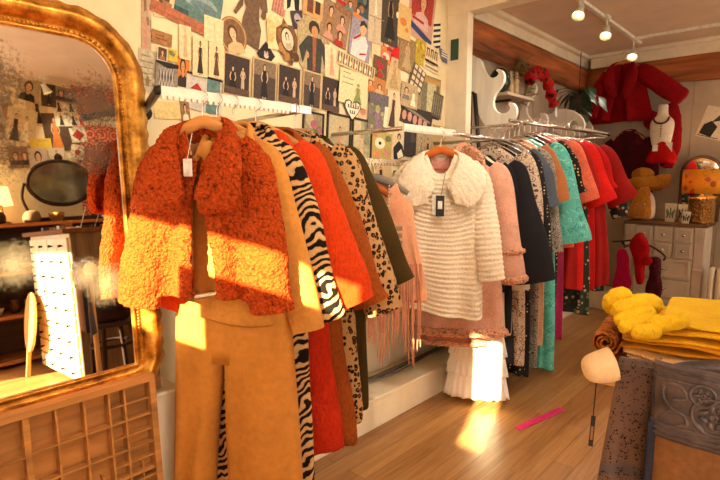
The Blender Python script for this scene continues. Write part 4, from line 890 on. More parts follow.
# bunting between collage and pillar
b1 = paper('little blue and white paper pennant strung towards the pillar', (437, 50, 453, 66), (110, 110, 130), lines(3, WHT, -.3, .3, 0, .3, .08), -6, 'pennant', 'paper_pennant', [(-.5, .45), (.5, .2), (.4, -.2), (.1, -.35), (-.25, -.3)])
pf = aty(459, 49, YM); fl = MB().box((0, 0, 0), (.062, .004, .14)); o = fl.build('hanging_flag', cloth('green cotton', (58, 84, 66), 120), bevel=.001); o.location = (XL+.07, YM-.005, pf.z)
tag(o, 'dark green cloth flag hung on the white pillar', 'flag')
# ================================================================ back room things
def outline_px(pts, scale, ox, oy, y): return [aty(ox+a/scale, oy+b/scale, y) for a, b in pts]
S1 = [(5, 38), (22, 34), (40, 40), (58, 62), (72, 100), (92, 136), (122, 148), (146, 136), (150, 120), (138, 110), (145, 101), (165, 106), (180, 130), (178, 165), (160, 200), (136, 232), (123, 270), (125, 300), (138, 325), (165, 338), (195, 333), (213, 310), (204, 290), (212, 278), (235, 290), (248, 320), (240, 360), (215, 395), (170, 418), (120, 420), (80, 400), (55, 365), (30, 300), (5, 230)]
S2 = [(310, 178), (325, 170), (345, 180), (354, 205), (342, 235), (316, 270), (301, 310), (306, 345), (326, 373), (355, 384), (378, 372), (385, 355), (372, 341), (385, 334), (405, 345), (412, 375), (400, 410), (370, 440), (330, 446), (285, 430), (255, 400), (262, 350), (280, 295), (312, 240), (328, 212), (318, 196)]
M_SCROLL = wood('white washed board', (246, 238, 220), .6, 1.5, 'Z', .08)
def smooth_closed(P, n=3):
    m = len(P); out = []
    for i in range(m):
        a, b, c, d = P[i-1], P[i], P[(i+1) % m], P[(i+2) % m]
        for k in range(n):
            t = k/n; out.append(.5*((2*b)+(c-a)*t+(2*a-5*b+4*c-d)*t*t+(3*b-a-3*c+d)*t**3))
    return out
def tri_prism(name, P, ext, m, bevel=.004):
    bm = bmesh.new(); vs = [bm.verts.new(p) for p in P]; f = bm.faces.new(vs)
    r = bmesh.ops.extrude_face_region(bm, geom=[f]); bmesh.ops.translate(bm, verts=[v for v in r['geom'] if isinstance(v, bmesh.types.BMVert)], vec=ext)
    bmesh.ops.recalc_face_normals(bm, faces=bm.faces); me = bpy.data.meshes.new(name); bm.to_mesh(me); bm.free(); me.materials.append(m)
    o = bpy.data.objects.new(name, me); COL.objects.link(o)
    q = o.modifiers.new('bevel', 'BEVEL'); q.width = bevel; q.segments = 2; q.limit_method = 'ANGLE'; return o
def to_wall(P, y):
    i = min(range(len(P)), key=lambda k: P[k].x); P = P[i:]+P[:i]; z = P[0].z
    return [V((XL, y, z+.03)), P[0]+V((0, 0, .03))]+P[1:-1]+[P[-1]+V((0, 0, -.01)), V((XL, y, z-.04))] if P[1].z > P[-1].z else [V((XL, y, z-.04)), P[0]+V((0, 0, -.03))]+P[1:-1]+[P[-1], V((XL, y, z+.03))]
GB = 'scroll brackets along the back room wall'
tag(tri_prism('scroll_bracket', smooth_closed(outline_px(S1, 5.333, 470, 50, 3.42)), (0, .035, 0), M_SCROLL), 'largest white wooden scroll board, tallest and next to the pillar', 'scroll board', GB)
tag(tri_prism('scroll_bracket', smooth_closed(outline_px(S2, 5.333, 470, 50, 4.25)), (0, .035, 0), M_SCROLL), 'second white scroll board, below the red patterned scarf', 'scroll board', GB)
S3 = [(420, 385), (455, 372), (490, 380), (520, 402), (530, 432), (515, 452), (495, 448), (505, 425), (490, 412), (475, 425), (482, 446), (498, 458), (480, 470), (445, 462), (420, 440)]
tag(tri_prism('scroll_bracket', to_wall(smooth_closed(outline_px(S3, 3.43, 430, 0, 4.75)), 4.75), (0, .035, 0), M_SCROLL), 'third white scroll board, round topped under the trailing plant', 'scroll board', GB)
tag(tri_prism('scroll_mount', to_wall(smooth_closed(outline_px([(a*.72+175, b*.72+130) for a, b in S3], 3.43, 430, 0, 5.2)), 5.2), (0, .035, 0), M_SCROLL), 'smallest white scroll board, last one before the red dresses', 'scroll board', GB)
a, b, c, d = aty(471, 93, 3.36), aty(471, 140, 3.36), aty(474, 93, 3.36), aty(480, 140, 3.36)
e = empty('folding_easel', (b.x, 3.36, b.z), label='thin black metal easel frame in front of the largest white scroll board', cat='easel')
o_ = V((b.x, 3.36, b.z))
for q in ((a, b+V((0, 0, -.5))), (c, d+V((.04, 0, -.5))), (c+V((0, .02, 0)), d+V((-.02, .12, -.5)))): MB().tube([x-o_ for x in q], .011, 8).build('leg', M_DKMET, e, smooth=True)
MB().tube([a-o_, c-o_], .012, 8).build('top_bar', M_DKMET, e, smooth=True)
sp = atx(507, 98, XL+.12)
e = empty('wall_shelf', (XL, sp.y, sp.z), label='small grey wall shelf between the first two white scroll boards', cat='shelf')
MB().bb((0, -.22, -.012), (.24, .24, .012)).build('board', M_BOARD, e, bevel=.003)
MB().bb((0, -.02, -.16), (.015, .0, -.012)).bb((.0, -.02, -.03), (.16, 0, -.012)).build('bracket', M_DKMET, e)
def L3(u, v, x): return atx(u, v, x)
q = V((XL+.13, sp.y+.04, sp.z+.012)); e = empty('figurine', q, label='pair of cream figurine bottles on the small grey wall shelf', cat='figurine')
for k in (0, .05): MB().lathe([(0, 0), (.02, 0), (.024, .05), (.02, .13), (.012, .16), (.014, .18), (.009, .2), (0, .2)], 14, M=Matrix.Translation((k*.4, k, 0))).build('bottle', plain('cream glaze', (224, 196, 150), .3), e, smooth=True)
q = V((XL+.12, sp.y-.13, sp.z+.012)); tag(MB().ball((0, 0, .1), (.085, .085, .1), 16).lathe([(0, 0), (.05, 0), (.04, .02), (0, .02)], 14).build('glass_globe', plain('dark green glass', (38, 48, 40), .12), smooth=True), 'dark green glass globe at the left end of the small wall shelf', 'globe').location = q
mb = MB(); rng = random.Random(5)
for i in range(150):
    a = 2*pi*rng.random(); r_ = .13+.05*rng.random(); p0 = V((.02+.05*rng.random(), r_*cos(a)*.8, .16+r_*sin(a)))
    d_ = V((rng.random()*.6, cos(a+1.2)*.7+rng.random()-.5, sin(a+1.2)*.7+rng.random()-.5)).normalized()*.09; w_ = d_.cross(V((1, .3, 0))).normalized()*.006
    mb.add([p0, p0+d_*.5+w_, p0+d_, p0+d_*.5-w_], [(0, 1, 2, 3)])
mb.tube([(.04, .13*cos(2*pi*k/20)*.85, .16+.145*sin(2*pi*k/20)) for k in range(21)], .012, 6)
o = mb.build('feather_wreath', cloth('dry green frond', (112, 104, 62), 90, .3)); o.location = V((XL+.1, sp.y+.2, sp.z)); tag(o, 'dry green frond wreath leaning on the right of the wall shelf', 'wreath')
# red patterned scarf and plant
pts = [L3(u, v, XL+.2) for u, v in ((529, 80), (536, 73), (543, 74), (548, 84), (551, 94), (554, 105))]
M_REDP = printed('red spotted knit', (178, 20, 14), [(60, 10, 10), (40, 10, 10)], 16, .3, 'sprig')
mb = MB(); mb.tube(curve_pts(pts, 6), [.05+.012*sin(i*1.1) for i in range(31)], 14, sx=.8)
o = mb.build('knit_scarf', M_REDP, smooth=True, sub=1, disp=[('CLOUDS', .03, .02)]); tag(o, 'red scarf with dark spots draped over the second scroll board', 'scarf')
o = MB().box((0, 0, 0), (.003, .05, .08)).build('hanging_tag', M_TAGW); tag(o, 'small cream swing tag hanging below the red spotted scarf', 'tag'); o.location = L3(556, 112, XL+.2)
pc = L3(578, 98, XL+.25); e = empty('potted_plant', pc, label='trailing dark green leafy plant hanging in the corner of the back room', cat='plant')
MB().lathe([(0, -.07), (.07, -.07), (.09, .05), (.08, .05), (.06, -.05), (0, -.05)], 18, M=Matrix.Translation((0, .02, -.03))).tube([(0, .02, .02), (0, .02, .42)], .004, 5).build('pot', plain('dark pot', (60, 44, 34), .6), e, smooth=True)
M_LEAF = plain('leaf green', (38, 58, 30), .45, var=.35, scale=9)
for i in range(30):
    a = rng.random()*2*pi; R_ = .05+.2*rng.random(); dz = .1-.45*rng.random()*(.4+R_*2); c = V((R_*cos(a)*.9, R_*sin(a)*.75, dz)); n_ = V((cos(a)*.5, sin(a)*.5-.5, .6)).normalized()
    dn = (V((cos(a), sin(a), -.9))).normalized(); sd = dn.cross(n_).normalized(); L_ = .1+.06*rng.random(); mb = MB(); rows = []
    for k in range(6):
        q = k/5; w_ = .032*sin(pi*min(1, .08+q*.92))*(1.25-q*.6)
        m_ = c+dn*(L_*q)-n_*(.03*q*q); rows.append([m_-sd*w_+n_*.006, m_, m_+sd*w_+n_*.006])
    mb.loft(rows, closed=False); mb.tube([(0, .02, .02), c*.55+V((0, 0, .05)), c], .003, 4); mb.build('leaf', M_LEAF, e, smooth=True, fix=False)
# ---- end wall
YW = YB-.06
M_RFUR = fur('crimson plush', (150, 10, 20), 70, .3, False, .6)
p = aty(624, 57, 5.5); g = empty('cropped_jacket', p, 0, 'crimson plush cropped jacket hung high on the back wall, one sleeve out', 'jacket')
rg = body_rings(.56, .21, .29, .07, 3, .15, (.03, .2), 26, 60, 61, z0=-.06, slope=.12)
MB().loft(rg, closed=False).build('body', M_RFUR, g, smooth=True, sub=1, solid=.01, disp=DS)
MB().tube(curve_pts([(-.13, 0, -.14), (-.22, -.02, -.3), (-.26, -.03, -.5), (-.265, -.04, -.58)], 5), [.06]*5+[.075]*11, 16, sx=.8, up=(1, 0, 0)).build('sleeve', M_RFUR, g, smooth=True, sub=1, disp=DS)
MB().tube(curve_pts([(.13, 0, -.13), (.27, -.03, -.24), (.43, -.05, -.37), (.54, -.05, -.46)], 5), [.07, .075, .08, .085, .09, .09, .09, .09, .09, .09, .09, .085, .085, .085, .08, .075], 16, sx=.8, up=(0, 0, 1)).build('sleeve', M_RFUR, g, smooth=True, sub=1, disp=DS)
cape(M_RFUR, g, [((.015, -.08, -.38), (.05, -.09, -.42)), ((.03, -.08, -.28), (.13, -.1, -.32)), ((.06, -.06, -.12), (.16, -.09, -.19)), ((.065, -.01, -.05), (.12, -.02, -.1)), ((.04, .03, -.03), (.06, .05, -.09)), ((0, .04, -.028), (0, .05, -.09))], .025, .02, 1, DS)
hanger(p+V((0, .0, .03)), 0, 'pale wooden hanger holding the crimson cropped jacket on the back wall', M_HWOOD, .17, .07)
p = aty(668, 104, 5.56); g = empty('velvet_sleeve_wrap', p, 0, 'dark red scarf hanging straight down beside the white necklace bust', 'scarf')
MB().tube(curve_pts([(0, 0, 0), (.05, -.01, -.15), (.06, 0, -.4), (.02, .0, -.6)], 5), [.05]+[.075]*11+[.06]*4, 14, sx=.5, up=(1, 0, 0)).build('scarf_length', M_RFUR, g, smooth=True, sub=1, disp=DS)
MB().tube(curve_pts([(-.1, -.02, -.06), (-.14, -.02, -.14), (-.1, -.03, -.2)], 5), .06, 12, sx=.7, up=(1, 0, 0)).build('scarf_fold', M_RFUR, g, smooth=True, sub=1, disp=DS)
M_MAR = fur('maroon plush', (78, 16, 28), 60, .35, False, .5)
p = aty(630, 124, 5.52); g = garment('fur_jacket', 'dark maroon plush jacket on a pale hanger below the crimson one', 'jacket', p, R(-8), .62, .2, .24, M_MAR, .06, dict(L=.5, r0=.06, r1=.06, flare=.02, fwd=.02), (3, .15), DS, seed=63, z0=-.06)
lapel(M_MAR, g, 1.1, .25, DS)
hanger(p+V((0, -.02, .0)), R(-8), 'pale wooden hanger showing in the neck of the maroon jacket', M_HWOOD, .15, .07)
# necklace bust
p = aty(661, 148, 5.44); e = empty('necklace_bust', p, label='white jewellery bust with a dark beaded necklace on the back wall', cat='display bust')
M_BUST = plain('white linen bust', (228, 214, 190), .7, var=.05)
rings = [[V((w*spow(cos(a), .8), d*sin(a)-.02, z)) for a in [2*pi*k/20 for k in range(20)]] for w, d, z in ((.075, .03, 0), (.085, .035, .06), (.1, .045, .16), (.105, .05, .22), (.09, .05, .26), (.055, .045, .285), (.042, .042, .31), (.04, .04, .38), (.042, .042, .4))]
MB().loft(rings, cap0=True, cap1=True).build('bust', M_BUST, e, smooth=True, sub=1)
mb = MB()
for k in range(17): a = pi+pi*k/16; mb.ball((.062*cos(a), -.07, .27+.05*sin(a)), .01, 8)
for k in range(6): mb.ball((.004, -.075, .215-.022*k), .007, 6)
mb.build('necklace', plain('bronze bead', (92, 52, 28), .3, .6), e, smooth=True)
M_REDBAG = fur('red knit bag', (176, 12, 12), 90, .2, True, .5)
p = aty(661, 162, 5.4); e = empty('knit_purse', p, label='soft red knitted purse hanging in front of the white necklace bust', cat='purse')
rings = [[V((w*spow(cos(a), .8), d*sin(a), z+.008*sin(3*a))) for a in [2*pi*k/24 for k in range(24)]] for w, d, z in ((.1, .03, -.01), (.135, .045, .005), (.13, .05, .04), (.1, .04, .1), (.06, .025, .16), (.04, .018, .19))]
MB().loft(rings, cap0=True, cap1=True).build('pouch', M_REDBAG, e, smooth=True, sub=1)
MB().tube(curve_pts([(-.045, 0, .18), (-.03, 0, .24), (.02, 0, .24), (.045, 0, .18)], 4), .006, 6).build('handle', M_REDBAG, e, smooth=True)
o = MB().box((0, 0, 0), (.05, .003, .1)).build('price_tag', M_TAGW); o.location = aty(669, 148, 5.38); tag(o, 'white price tag hanging right of the red knitted purse', 'tag')
o = MB().box((0, 0, 0), (.045, .003, .06)).build('price_tag', M_TAGW); o.location = aty(655, 148, 5.36); tag(o, 'small white price tag hanging left on the red knitted purse', 'tag')
# pinned poster
LAY[0] = 0
def wallsheet(label, u0, v0, u1, v1, base, shapes, rot):
    a, b = aty(u0, v0, YB-.004), aty(u1, v1, YB-.004); c = (a+b)/2; w_, h_ = b.x-a.x, a.z-b.z; ca, sa = cos(R(rot)), sin(R(rot)); cols = [base]; mb = MB()
    P = lambda q, dy: V((q[0]*w_*ca-q[1]*h_*sa, -dy, q[0]*w_*sa+q[1]*h_*ca))
    mb.prism([P(q, 0) for q in rect(-.5, -.5, .5, .5)], (0, -.002, 0))
    for i, (poly, cc) in enumerate(shapes):
        if cc not in cols: cols.append(cc)
        mb.add([P(q, .0024+.0004*i) for q in poly], [tuple(range(len(poly)))], cols.index(cc))
    o = mb.build('wall_poster', [flat(x) for x in cols], fix=False); o.location = c; return tag(o, label, 'poster')
wallsheet('white poster with a black bird like ink drawing on the back wall', 702, 108, 726, 138, (226, 212, 186), [([(-.4, -.4), (.1, -.45), (.2, -.1), (-.1, .05), (-.35, -.1)], (40, 36, 34)), ([(-.1, 0), (.2, .1), (.4, .4), (.1, .25)], (60, 56, 52)), ([(-.45, -.47), (.4, -.47), (.4, -.44), (-.45, -.44)], (120, 110, 96))], -17)
# ---- chest of drawers
c0, c1 = aty(627, 221, 5.22), aty(706, 222, 5.22); CX0, CX1, CZ = c0.x, c1.x, .95; CW = CX1-CX0
e = empty('chest_of_drawers', ((CX0+CX1)/2, 5.22, 0), label='pale painted chest of drawers with carved corner posts against the back wall', cat='chest of drawers')
M_CHEST = plain('pale putty paint', (206, 190, 166), .5, var=.05, scale=6, bump=.05); hw = CW/2
MB().bb((-hw, .012, .08), (hw, .4, CZ-.03)).bb((-hw+.02, .03, 0), (hw-.02, .4, .09)).build('carcass', M_CHEST, e, bevel=.004)
MB().bb((-hw-.02, -.02, CZ-.03), (hw+.02, .41, CZ)).build('top', wood('chest top wood', (120, 84, 52), .5, 1, 'X'), e, bevel=.006)
for s in (-1, 1):
    x = s*(hw-.035); mb = MB().bb((x-.035, -.006, .08), (x+.035, .02, CZ-.03)).bb((x-.04, -.014, CZ-.13), (x+.04, .01, CZ-.03)).bb((x-.04, -.014, CZ-.42), (x+.04, .01, CZ-.4))
    for k in range(3): mb.bb((x-.022+.017*k, -.02, CZ-.115), (x-.012+.017*k, -.01, CZ-.05))
    mb.build('corner_post', M_CHEST, e, bevel=.003)
def drawer(x0, x1, z0, z1, pull):
    d = MB().bb((x0, -.014, z0), (x1, .014, z1)).build('drawer', M_CHEST, e, bevel=.003)
    mb = MB(); q = .018
    for a in (((x0+q, z0+q), (x1-q, z0+q+.007)), ((x0+q, z1-q-.007), (x1-q, z1-q)), ((x0+q, z0+q), (x0+q+.007, z1-q)), ((x1-q-.007, z0+q), (x1-q, z1-q))): mb.bb((a[0][0], -.024, a[0][1]), (a[1][0], -.012, a[1][1]))
    mb.build('moulding', M_CHEST, d); cx, cz = (x0+x1)/2, (z0+z1)/2
    if pull: MB().tube(curve_pts([(cx-.045, -.014, cz+.006), (cx-.035, -.036, cz-.004), (cx+.035, -.036, cz-.004), (cx+.045, -.014, cz+.006)], 4), .008, 8).build('handle', M_CHROME, d, smooth=True)
    else: MB().lathe([(0, .024), (.013, .022), (.016, .014), (.008, .006), (.008, 0), (0, 0)], 12, M=Matrix.Translation((cx, -.014, cz)) @ Matrix.Rotation(R(90), 4, 'X')).build('knob', M_CHROME, d, smooth=True)
iw = (CW-.15)/3
for r_, (z0, z1) in enumerate(((.775, .91), (.635, .765))):
    for k in range(3): drawer(-hw+.075+iw*k+.005, -hw+.075+iw*(k+1)-.005, z0, z1, 0)
for z0, z1 in ((.44, .625), (.255, .43), (.1, .245)): drawer(-hw+.08, hw-.08, z0, z1, 1)
# things on the chest
M_MUST = fur('mustard plush', (184, 116, 34), 70, .3, False, .6)
def onch(u, y, dz=0): p = aty(u, 200, y); return V((p.x, y, CZ+dz))
p = onch(643, 5.36); e = empty('display_bust', p, label='white display bust under the mustard fur scarf on the chest', cat='display bust')
rings = [[V((w*spow(cos(a), .8), d*sin(a), z)) for a in [2*pi*k/20 for k in range(20)]] for w, d, z in ((.1, .07, 0), (.115, .075, .06), (.11, .07, .2), (.07, .055, .26), (.04, .04, .3), (.04, .04, .34))]
MB().loft(rings, cap0=True, cap1=True).build('bust', M_BUST, e, smooth=True, sub=1)
g = empty('fur_scarf', p+V((0, 0, .0)), label='mustard plush fur scarf and hat wrapped round the bust on the chest', cat='scarf')
mb = MB(); mb.ball((-.01, -.02, .43), (.1, .085, .07), 20); mb.build('hat', M_MUST, g, smooth=True, sub=1, disp=DS)
MB().tube(curve_pts([(-.14, -.02, .27), (-.1, -.08, .34), (.02, -.1, .36), (.12, -.06, .36), (.13, .02, .34), (0, .06, .33), (-.12, .03, .29)], 5), .055, 14, sx=.75, up=(0, 0, 1)).build('wrap', M_MUST, g, smooth=True, sub=1, disp=DS)
MB().tube(curve_pts([(.1, -.07, .36), (.17, -.06, .38), (.22, -.04, .375)], 5), [.045, .05, .055, .06, .06, .06, .06, .06, .06, .058, .05], 14, sx=.6, up=(0, 0, 1)).build('scarf_end', M_MUST, g, smooth=True, sub=1, disp=DS)
rr2 = [[V((x0+w*spow(cos(a), .8), -.1-.01*k+.04*sin(a), z)) for a in [2*pi*j/20 for j in range(20)]] for k, (x0, w, z) in enumerate(((.03, .05, .34), (.02, .06, .28), (.01, .085, .18), (0, .11, .08), (-.01, .125, .012)))]
MB().loft(rr2, cap0=True, cap1=True).build('scarf_end', M_MUST, g, smooth=True, sub=1, disp=[('CLOUDS', .03, .012)])
mb = MB(); rng = random.Random(2)
for k in range(14): mb.ball((.0+.14*(rng.random()-.5), -.182+.006*rng.random(), .04+.16*rng.random()), .006, 6)
mb.build('bead_trim', M_BEAD, g, smooth=True)
def stand(u, y, w_, h_, label, col, tilt=-.18):
    p = onch(u, y); e = empty('jewellery_card', p, label=label, cat='jewellery card')
    M_ = Matrix.Rotation(tilt, 4, 'X'); mb = MB(); mb.prism([M_ @ V(q) for q in ((-w_*.36, 0, 0), (w_*.36, 0, 0), (w_*.5, 0, h_), (-w_*.5, 0, h_))], M_ @ V((0, .004, 0))); mb.bb((-.01, .0, 0), (.01, .06, .004)); mb.build('card', flat((216, 204, 180)), e)
    mb = MB(); cs = [flat(col), flat((36, 60, 50))]
    for s in (-1, 1):
        mb.add([M_ @ V((s*(.006+.25*w_*a), -.002-.0002*k, h_*(.45+b))) for k, (a, b) in enumerate(((0, 0), (1, .28), (1.2, .1), (.8, -.05), (.9, -.28), (.3, -.2)))], [tuple(range(6))], 0)
    mb.add([M_ @ V((x, -.004, z*h_)) for x, z in ((-.004, .2), (.004, .2), (.004, .75), (-.004, .75))], [(0, 1, 2, 3)], 1)
    mb.build('pendant', cs, e, fix=False); return e
stand(671, 5.34, .1, .17, 'cream card with a green butterfly necklace on the chest', (84, 130, 110))
stand(683, 5.42, .08, .16, 'taller cream card with a dark floral necklace beside the lamp', (110, 70, 60))
stand(687, 5.235, .07, .11, 'small tilted cream card with a dark brooch in front of the lamp', (50, 56, 50), -.35)
# lamp and arched mirror
p = onch(702, 5.36); e = empty('table_lamp', p, label='hammered brass table lamp with a mustard floral drum shade on the chest', cat='lamp')
t = NT('hammered brass'); v = t.coord(); d_ = t.vor(v, 70); t.col(t.ramp(d_, [(.1, lin((220, 168, 92))), (.5, lin((140, 96, 44)))])); t.set(Metallic=.85, Roughness=.4); t.bump(d_, .9, .01); M_BRASS = t.m
MB().lathe([(0, 0), (.105, 0), (.108, .02), (.1, .03), (.1, .2), (.105, .21), (.095, .225), (.05, .23), (.02, .24), (.015, .3), (0, .3)], 32).build('base', M_BRASS, e, smooth=True)
t = NT('mustard floral shade'); v = t.coord()
vn = t.n('TexVoronoi'); vn.inputs['Scale'].default_value = 15; t.l(v, vn.inputs['Vector']); sep = t.n('SeparateColor'); t.l(vn.outputs['Color'], sep.inputs[0])
pc_ = t.ramp(sep.outputs[0], [(0, lin((150, 40, 50))), (.25, lin((90, 70, 40))), (.45, lin((214, 140, 110))), (.65, lin((120, 50, 80))), (.8, lin((226, 172, 44)))], 'CONSTANT')
wb = t.noise(v, 34, 3); f_ = t.ramp(t.math('ADD', vn.outputs['Distance'], t.math('MULTIPLY', wb, .35)), [(.5, (1, 1, 1, 1)), (.56, (0, 0, 0, 1))])
st_ = t.ramp(t.noise(v, 16, 1, .5, 1.5), [(.485, (0, 0, 0, 1)), (.5, (1, 1, 1, 1)), (.515, (0, 0, 0, 1))])
t.col(t.mix(f_, t.mix(st_, lin((226, 172, 44)), lin((110, 84, 30))), pc_)); t.set(Roughness=.8, Subsurface_Weight=.0, Transmission_Weight=.0); tr = t.n('BsdfTranslucent'); tr.inputs[0].default_value = lin((220, 150, 40)); mx = t.n('MixShader'); mx.inputs[0].default_value = .35
t.l(t.b.outputs[0], mx.inputs[1]); t.l(tr.outputs[0], mx.inputs[2]); t.l(mx.outputs[0], t.t.nodes['Material Output'].inputs['Surface'])
MB().lathe([(.155, .265), (.16, .265), (.16, .475), (.155, .475), (.155, .265)], 40).build('lamp_shade', t.m, e, smooth=True)
MB().ball((0, 0, .34), .03, 12).build('bulb', M_GLOW, e, smooth=True)
l_ = light('table_lamp_light', 'POINT', (0, 0, .4), 3, (1, .66, .3), shadow_soft_size=.03); l_.parent = e
p = onch(699, 5.56); e = empty('arched_mirror', p, label='dark arched mirror standing on the chest behind the floral lamp', cat='mirror')
arch = [(-.16, 0), (.16, 0)]+[(.17*cos(a), .44+.17*sin(a)) for a in [pi*k/16 for k in range(17)]]; ar2 = [(-.135, .025), (.135, .025)]+[(.14*cos(a), .44+.14*sin(a)) for a in [pi*k/16 for k in range(17)]]
MB().prism([(a, 0, b) for a, b in arch], (0, .02, 0)).build('frame', wood('dark mirror frame', (86, 52, 34), .4), e, bevel=.004)
MB().prism([(a, -.004, b) for a, b in ar2], (0, .003, 0)).build('glass', plain('small mirror glass', (226, 220, 210), .03, 1.0, var=0, bump=0), e)
# radiator
pr = aty(712, 268, 5.2); e = empty('radiator', (pr.x+.12, 5.25, 0), label='white column radiator standing right of the pale chest', cat='radiator')
for k in range(7):
    x = -.12+.055*k; MB().tube(curve_pts([(x, -.05, .06), (x, -.05, .5), (x, 0, .56), (x, .05, .5), (x, .05, .06)], 4), .022, 10).tube([(x, -.05, .08), (x, .05, .08)], .02, 8).build('column', M_TRIM, e, smooth=True)
MB().tube([(-.12, 0, .1), (.21, 0, .1)], .016, 8).tube([(-.12, 0, .5), (.21, 0, .5)], .016, 8).build('header', M_TRIM, e, smooth=True)
for x in (-.12, .21): MB().box((x, 0, .02), (.04, .09, .04)).build('foot', M_TRIM, e, bevel=.004)
# scarves on a low hanger in front of the chest
ph = aty(641, 244, 4.95); e = empty('scarf_rail', (ph.x, 4.95, 0), label='dark metal scarf arm with hooked end fixed to the pale chest front', cat='scarf arm')
MB().tube([(-.16, .285, ph.z-.05), (-.16, .12, ph.z-.05)], .012, 8).build('post', M_DKMET, e, smooth=True)
zz = ph.z
MB().tube(curve_pts([(-.24, 0, zz), (-.16, .02, zz+.01), (-.03, .0, zz+.03), (.1, -.01, zz-.02), (.18, -.02, zz-.07), (.2, -.02, zz-.1), (.185, -.02, zz-.125)], 5), .008, 8).tube([(-.16, .12, zz-.05), (-.16, .02, zz+.01)], .01, 8).build('arm', M_DKMET, e, smooth=True)
def drape(label, name, cat, us, y, mat, th=.03, disp=DS):
    """us: rows of (u_left, u_right, v) in the photo, hung in the plane Y=y"""
    rings = []
    for u0, u1, v in us:
        a, b = aty(u0, v, y), aty(u1, v, y); c = (a+b)/2; w_ = (b.x-a.x)/2
        rings.append([V((c.x+w_*spow(cos(q), .8), y+th*sin(q)*(1+.25*sin(3*q+v)), c.z)) for q in [2*pi*k/20 for k in range(20)]])
    o = MB().loft(rings, cap0=True, cap1=True).build(name, mat, smooth=True, sub=2, disp=disp); return tag(o, label, cat)
M_MAGF = fur('magenta plush', (196, 16, 76), 80, .25, False, .5); M_REDF = fur('bright red plush', (176, 10, 18), 80, .25, False, .5); M_MARF = printed('maroon jacquard', (70, 10, 26), [(110, 20, 40), (44, 8, 18)], 30, .3, 'sprig')
drape('magenta plush scarf tied and hanging left of the red one', 'hanging_scarf', 'scarf', ((618, 626, 248), (616, 630, 258), (617, 629, 268), (614, 631, 276), (612, 632, 286), (611, 624, 296), (612, 620, 299)), 4.9, M_MAGF)
drape('bright red plush hood shaped scarf in the middle of the scarf arm', 'hanging_scarf', 'scarf', ((638, 642, 232), (631, 648, 240), (628, 652, 249), (633, 648, 256), (634, 645, 264), (635, 645, 275), (636, 644, 285)), 4.86, M_REDF, .045)
drape('maroon jacquard velvet scarf hanging right on the scarf arm', 'hanging_scarf', 'scarf', ((650, 661, 256), (648, 662, 264), (650, 660, 275), (646, 663, 284), (645, 663, 292), (645, 658, 300), (645, 656, 312)), 4.9, M_MARF, .035, [('CLOUDS', .03, .01)])
tag(MB().ball((0, 0, 0), (.045, .03, .04), 12).build('fabric_rose', M_REDF, smooth=True, sub=1, disp=[('VORONOI', .015, -.02)]), 'red fabric rose pinned between the red and maroon scarves', 'fabric rose').location = aty(647, 261, 4.82)
# magenta tape on the floor
a, b = atz(517, 429, .001), atz(562, 409, .001); mb = MB(); d_ = (b-a); n_ = V((-d_.y, d_.x, 0)).normalized()*.022
mb.prism([a-n_, b-n_, b+n_, a+n_], (0, 0, .0015)); tag(mb.build('floor_tape', plain('magenta tape', (214, 40, 110), .5, bump=0)), 'strip of magenta tape stuck on the wooden floor', 'tape')
# ================================================================ right hand side of the shop, seen in the gilt mirror
def wood_box(e, name, lo, hi, m): return MB().bb(lo, hi).build(name, m, e, bevel=.004)
M_CABW = plain('cream cabinet paint', (226, 206, 166), .5, var=.06, scale=7, bump=.05)
M_CABT = wood('brown counter', (120, 76, 40), .4, 1, 'X')
KX, KY, KH = .5, 1.24, 1.22
e = empty('drawer_cabinet', (KX, KY, 0), label='tall cream cabinet of many small drawers standing in full sun, in the gilt mirror', cat='cabinet')
KW = 1.0
MB().bb((0, .012, .05), (KW, .5, KH-.035)).build('carcass', M_CABW, e, bevel=.004)
MB().bb((-.008, .02, .05), (0, .48, KH-.035)).build('side_panel', wood('grey brown side', (126, 100, 74), .6, 1, 'Z'), e)
MB().bb((-.04, -.04, KH-.035), (KW+.03, .54, KH)).build('worktop', M_CABT, e, bevel=.005)
for r_ in range(9):
    for k in range(4):
        x0, z0 = .02+.242*k, .07+.122*r_
        d = MB().bb((x0, -.004, z0), (x0+.23, .012, z0+.108)).build('drawer', M_CABW, e, bevel=.003)
        MB().tube([(x0+.115, -.004, z0+.05), (x0+.115, -.03, z0+.05)], [.006, .012], 8).build('knob', M_DKMET, d, smooth=True)
def oncab(x, y): return V((KX+x, KY+y, KH))
for i, (x, y, h_) in enumerate(((.08, .12, .16), (.02, .2, .13), (-.01, .3, .12))):
    o = MB().prism([(-.035, 0, 0), (.035, 0, 0), (.035, .05, h_), (-.035, .05, h_)], (0, .004, 0)).build('jewellery_card', M_TAGW); o.location = oncab(x, y); o.rotation_euler = (0, 0, R(20))
    tag(o, ('tallest white earring card propped on the drawer cabinet', 'middle sized white earring card behind the tallest one', 'shortest white earring card at the back of the drawer cabinet')[i], 'jewellery card', 'earring cards on the drawer cabinet')
rng = random.Random(4)
NM = [('ring_box', 'box'), ('trinket_dish', 'dish'), ('bracelet', 'bracelet'), ('brooch', 'brooch')]
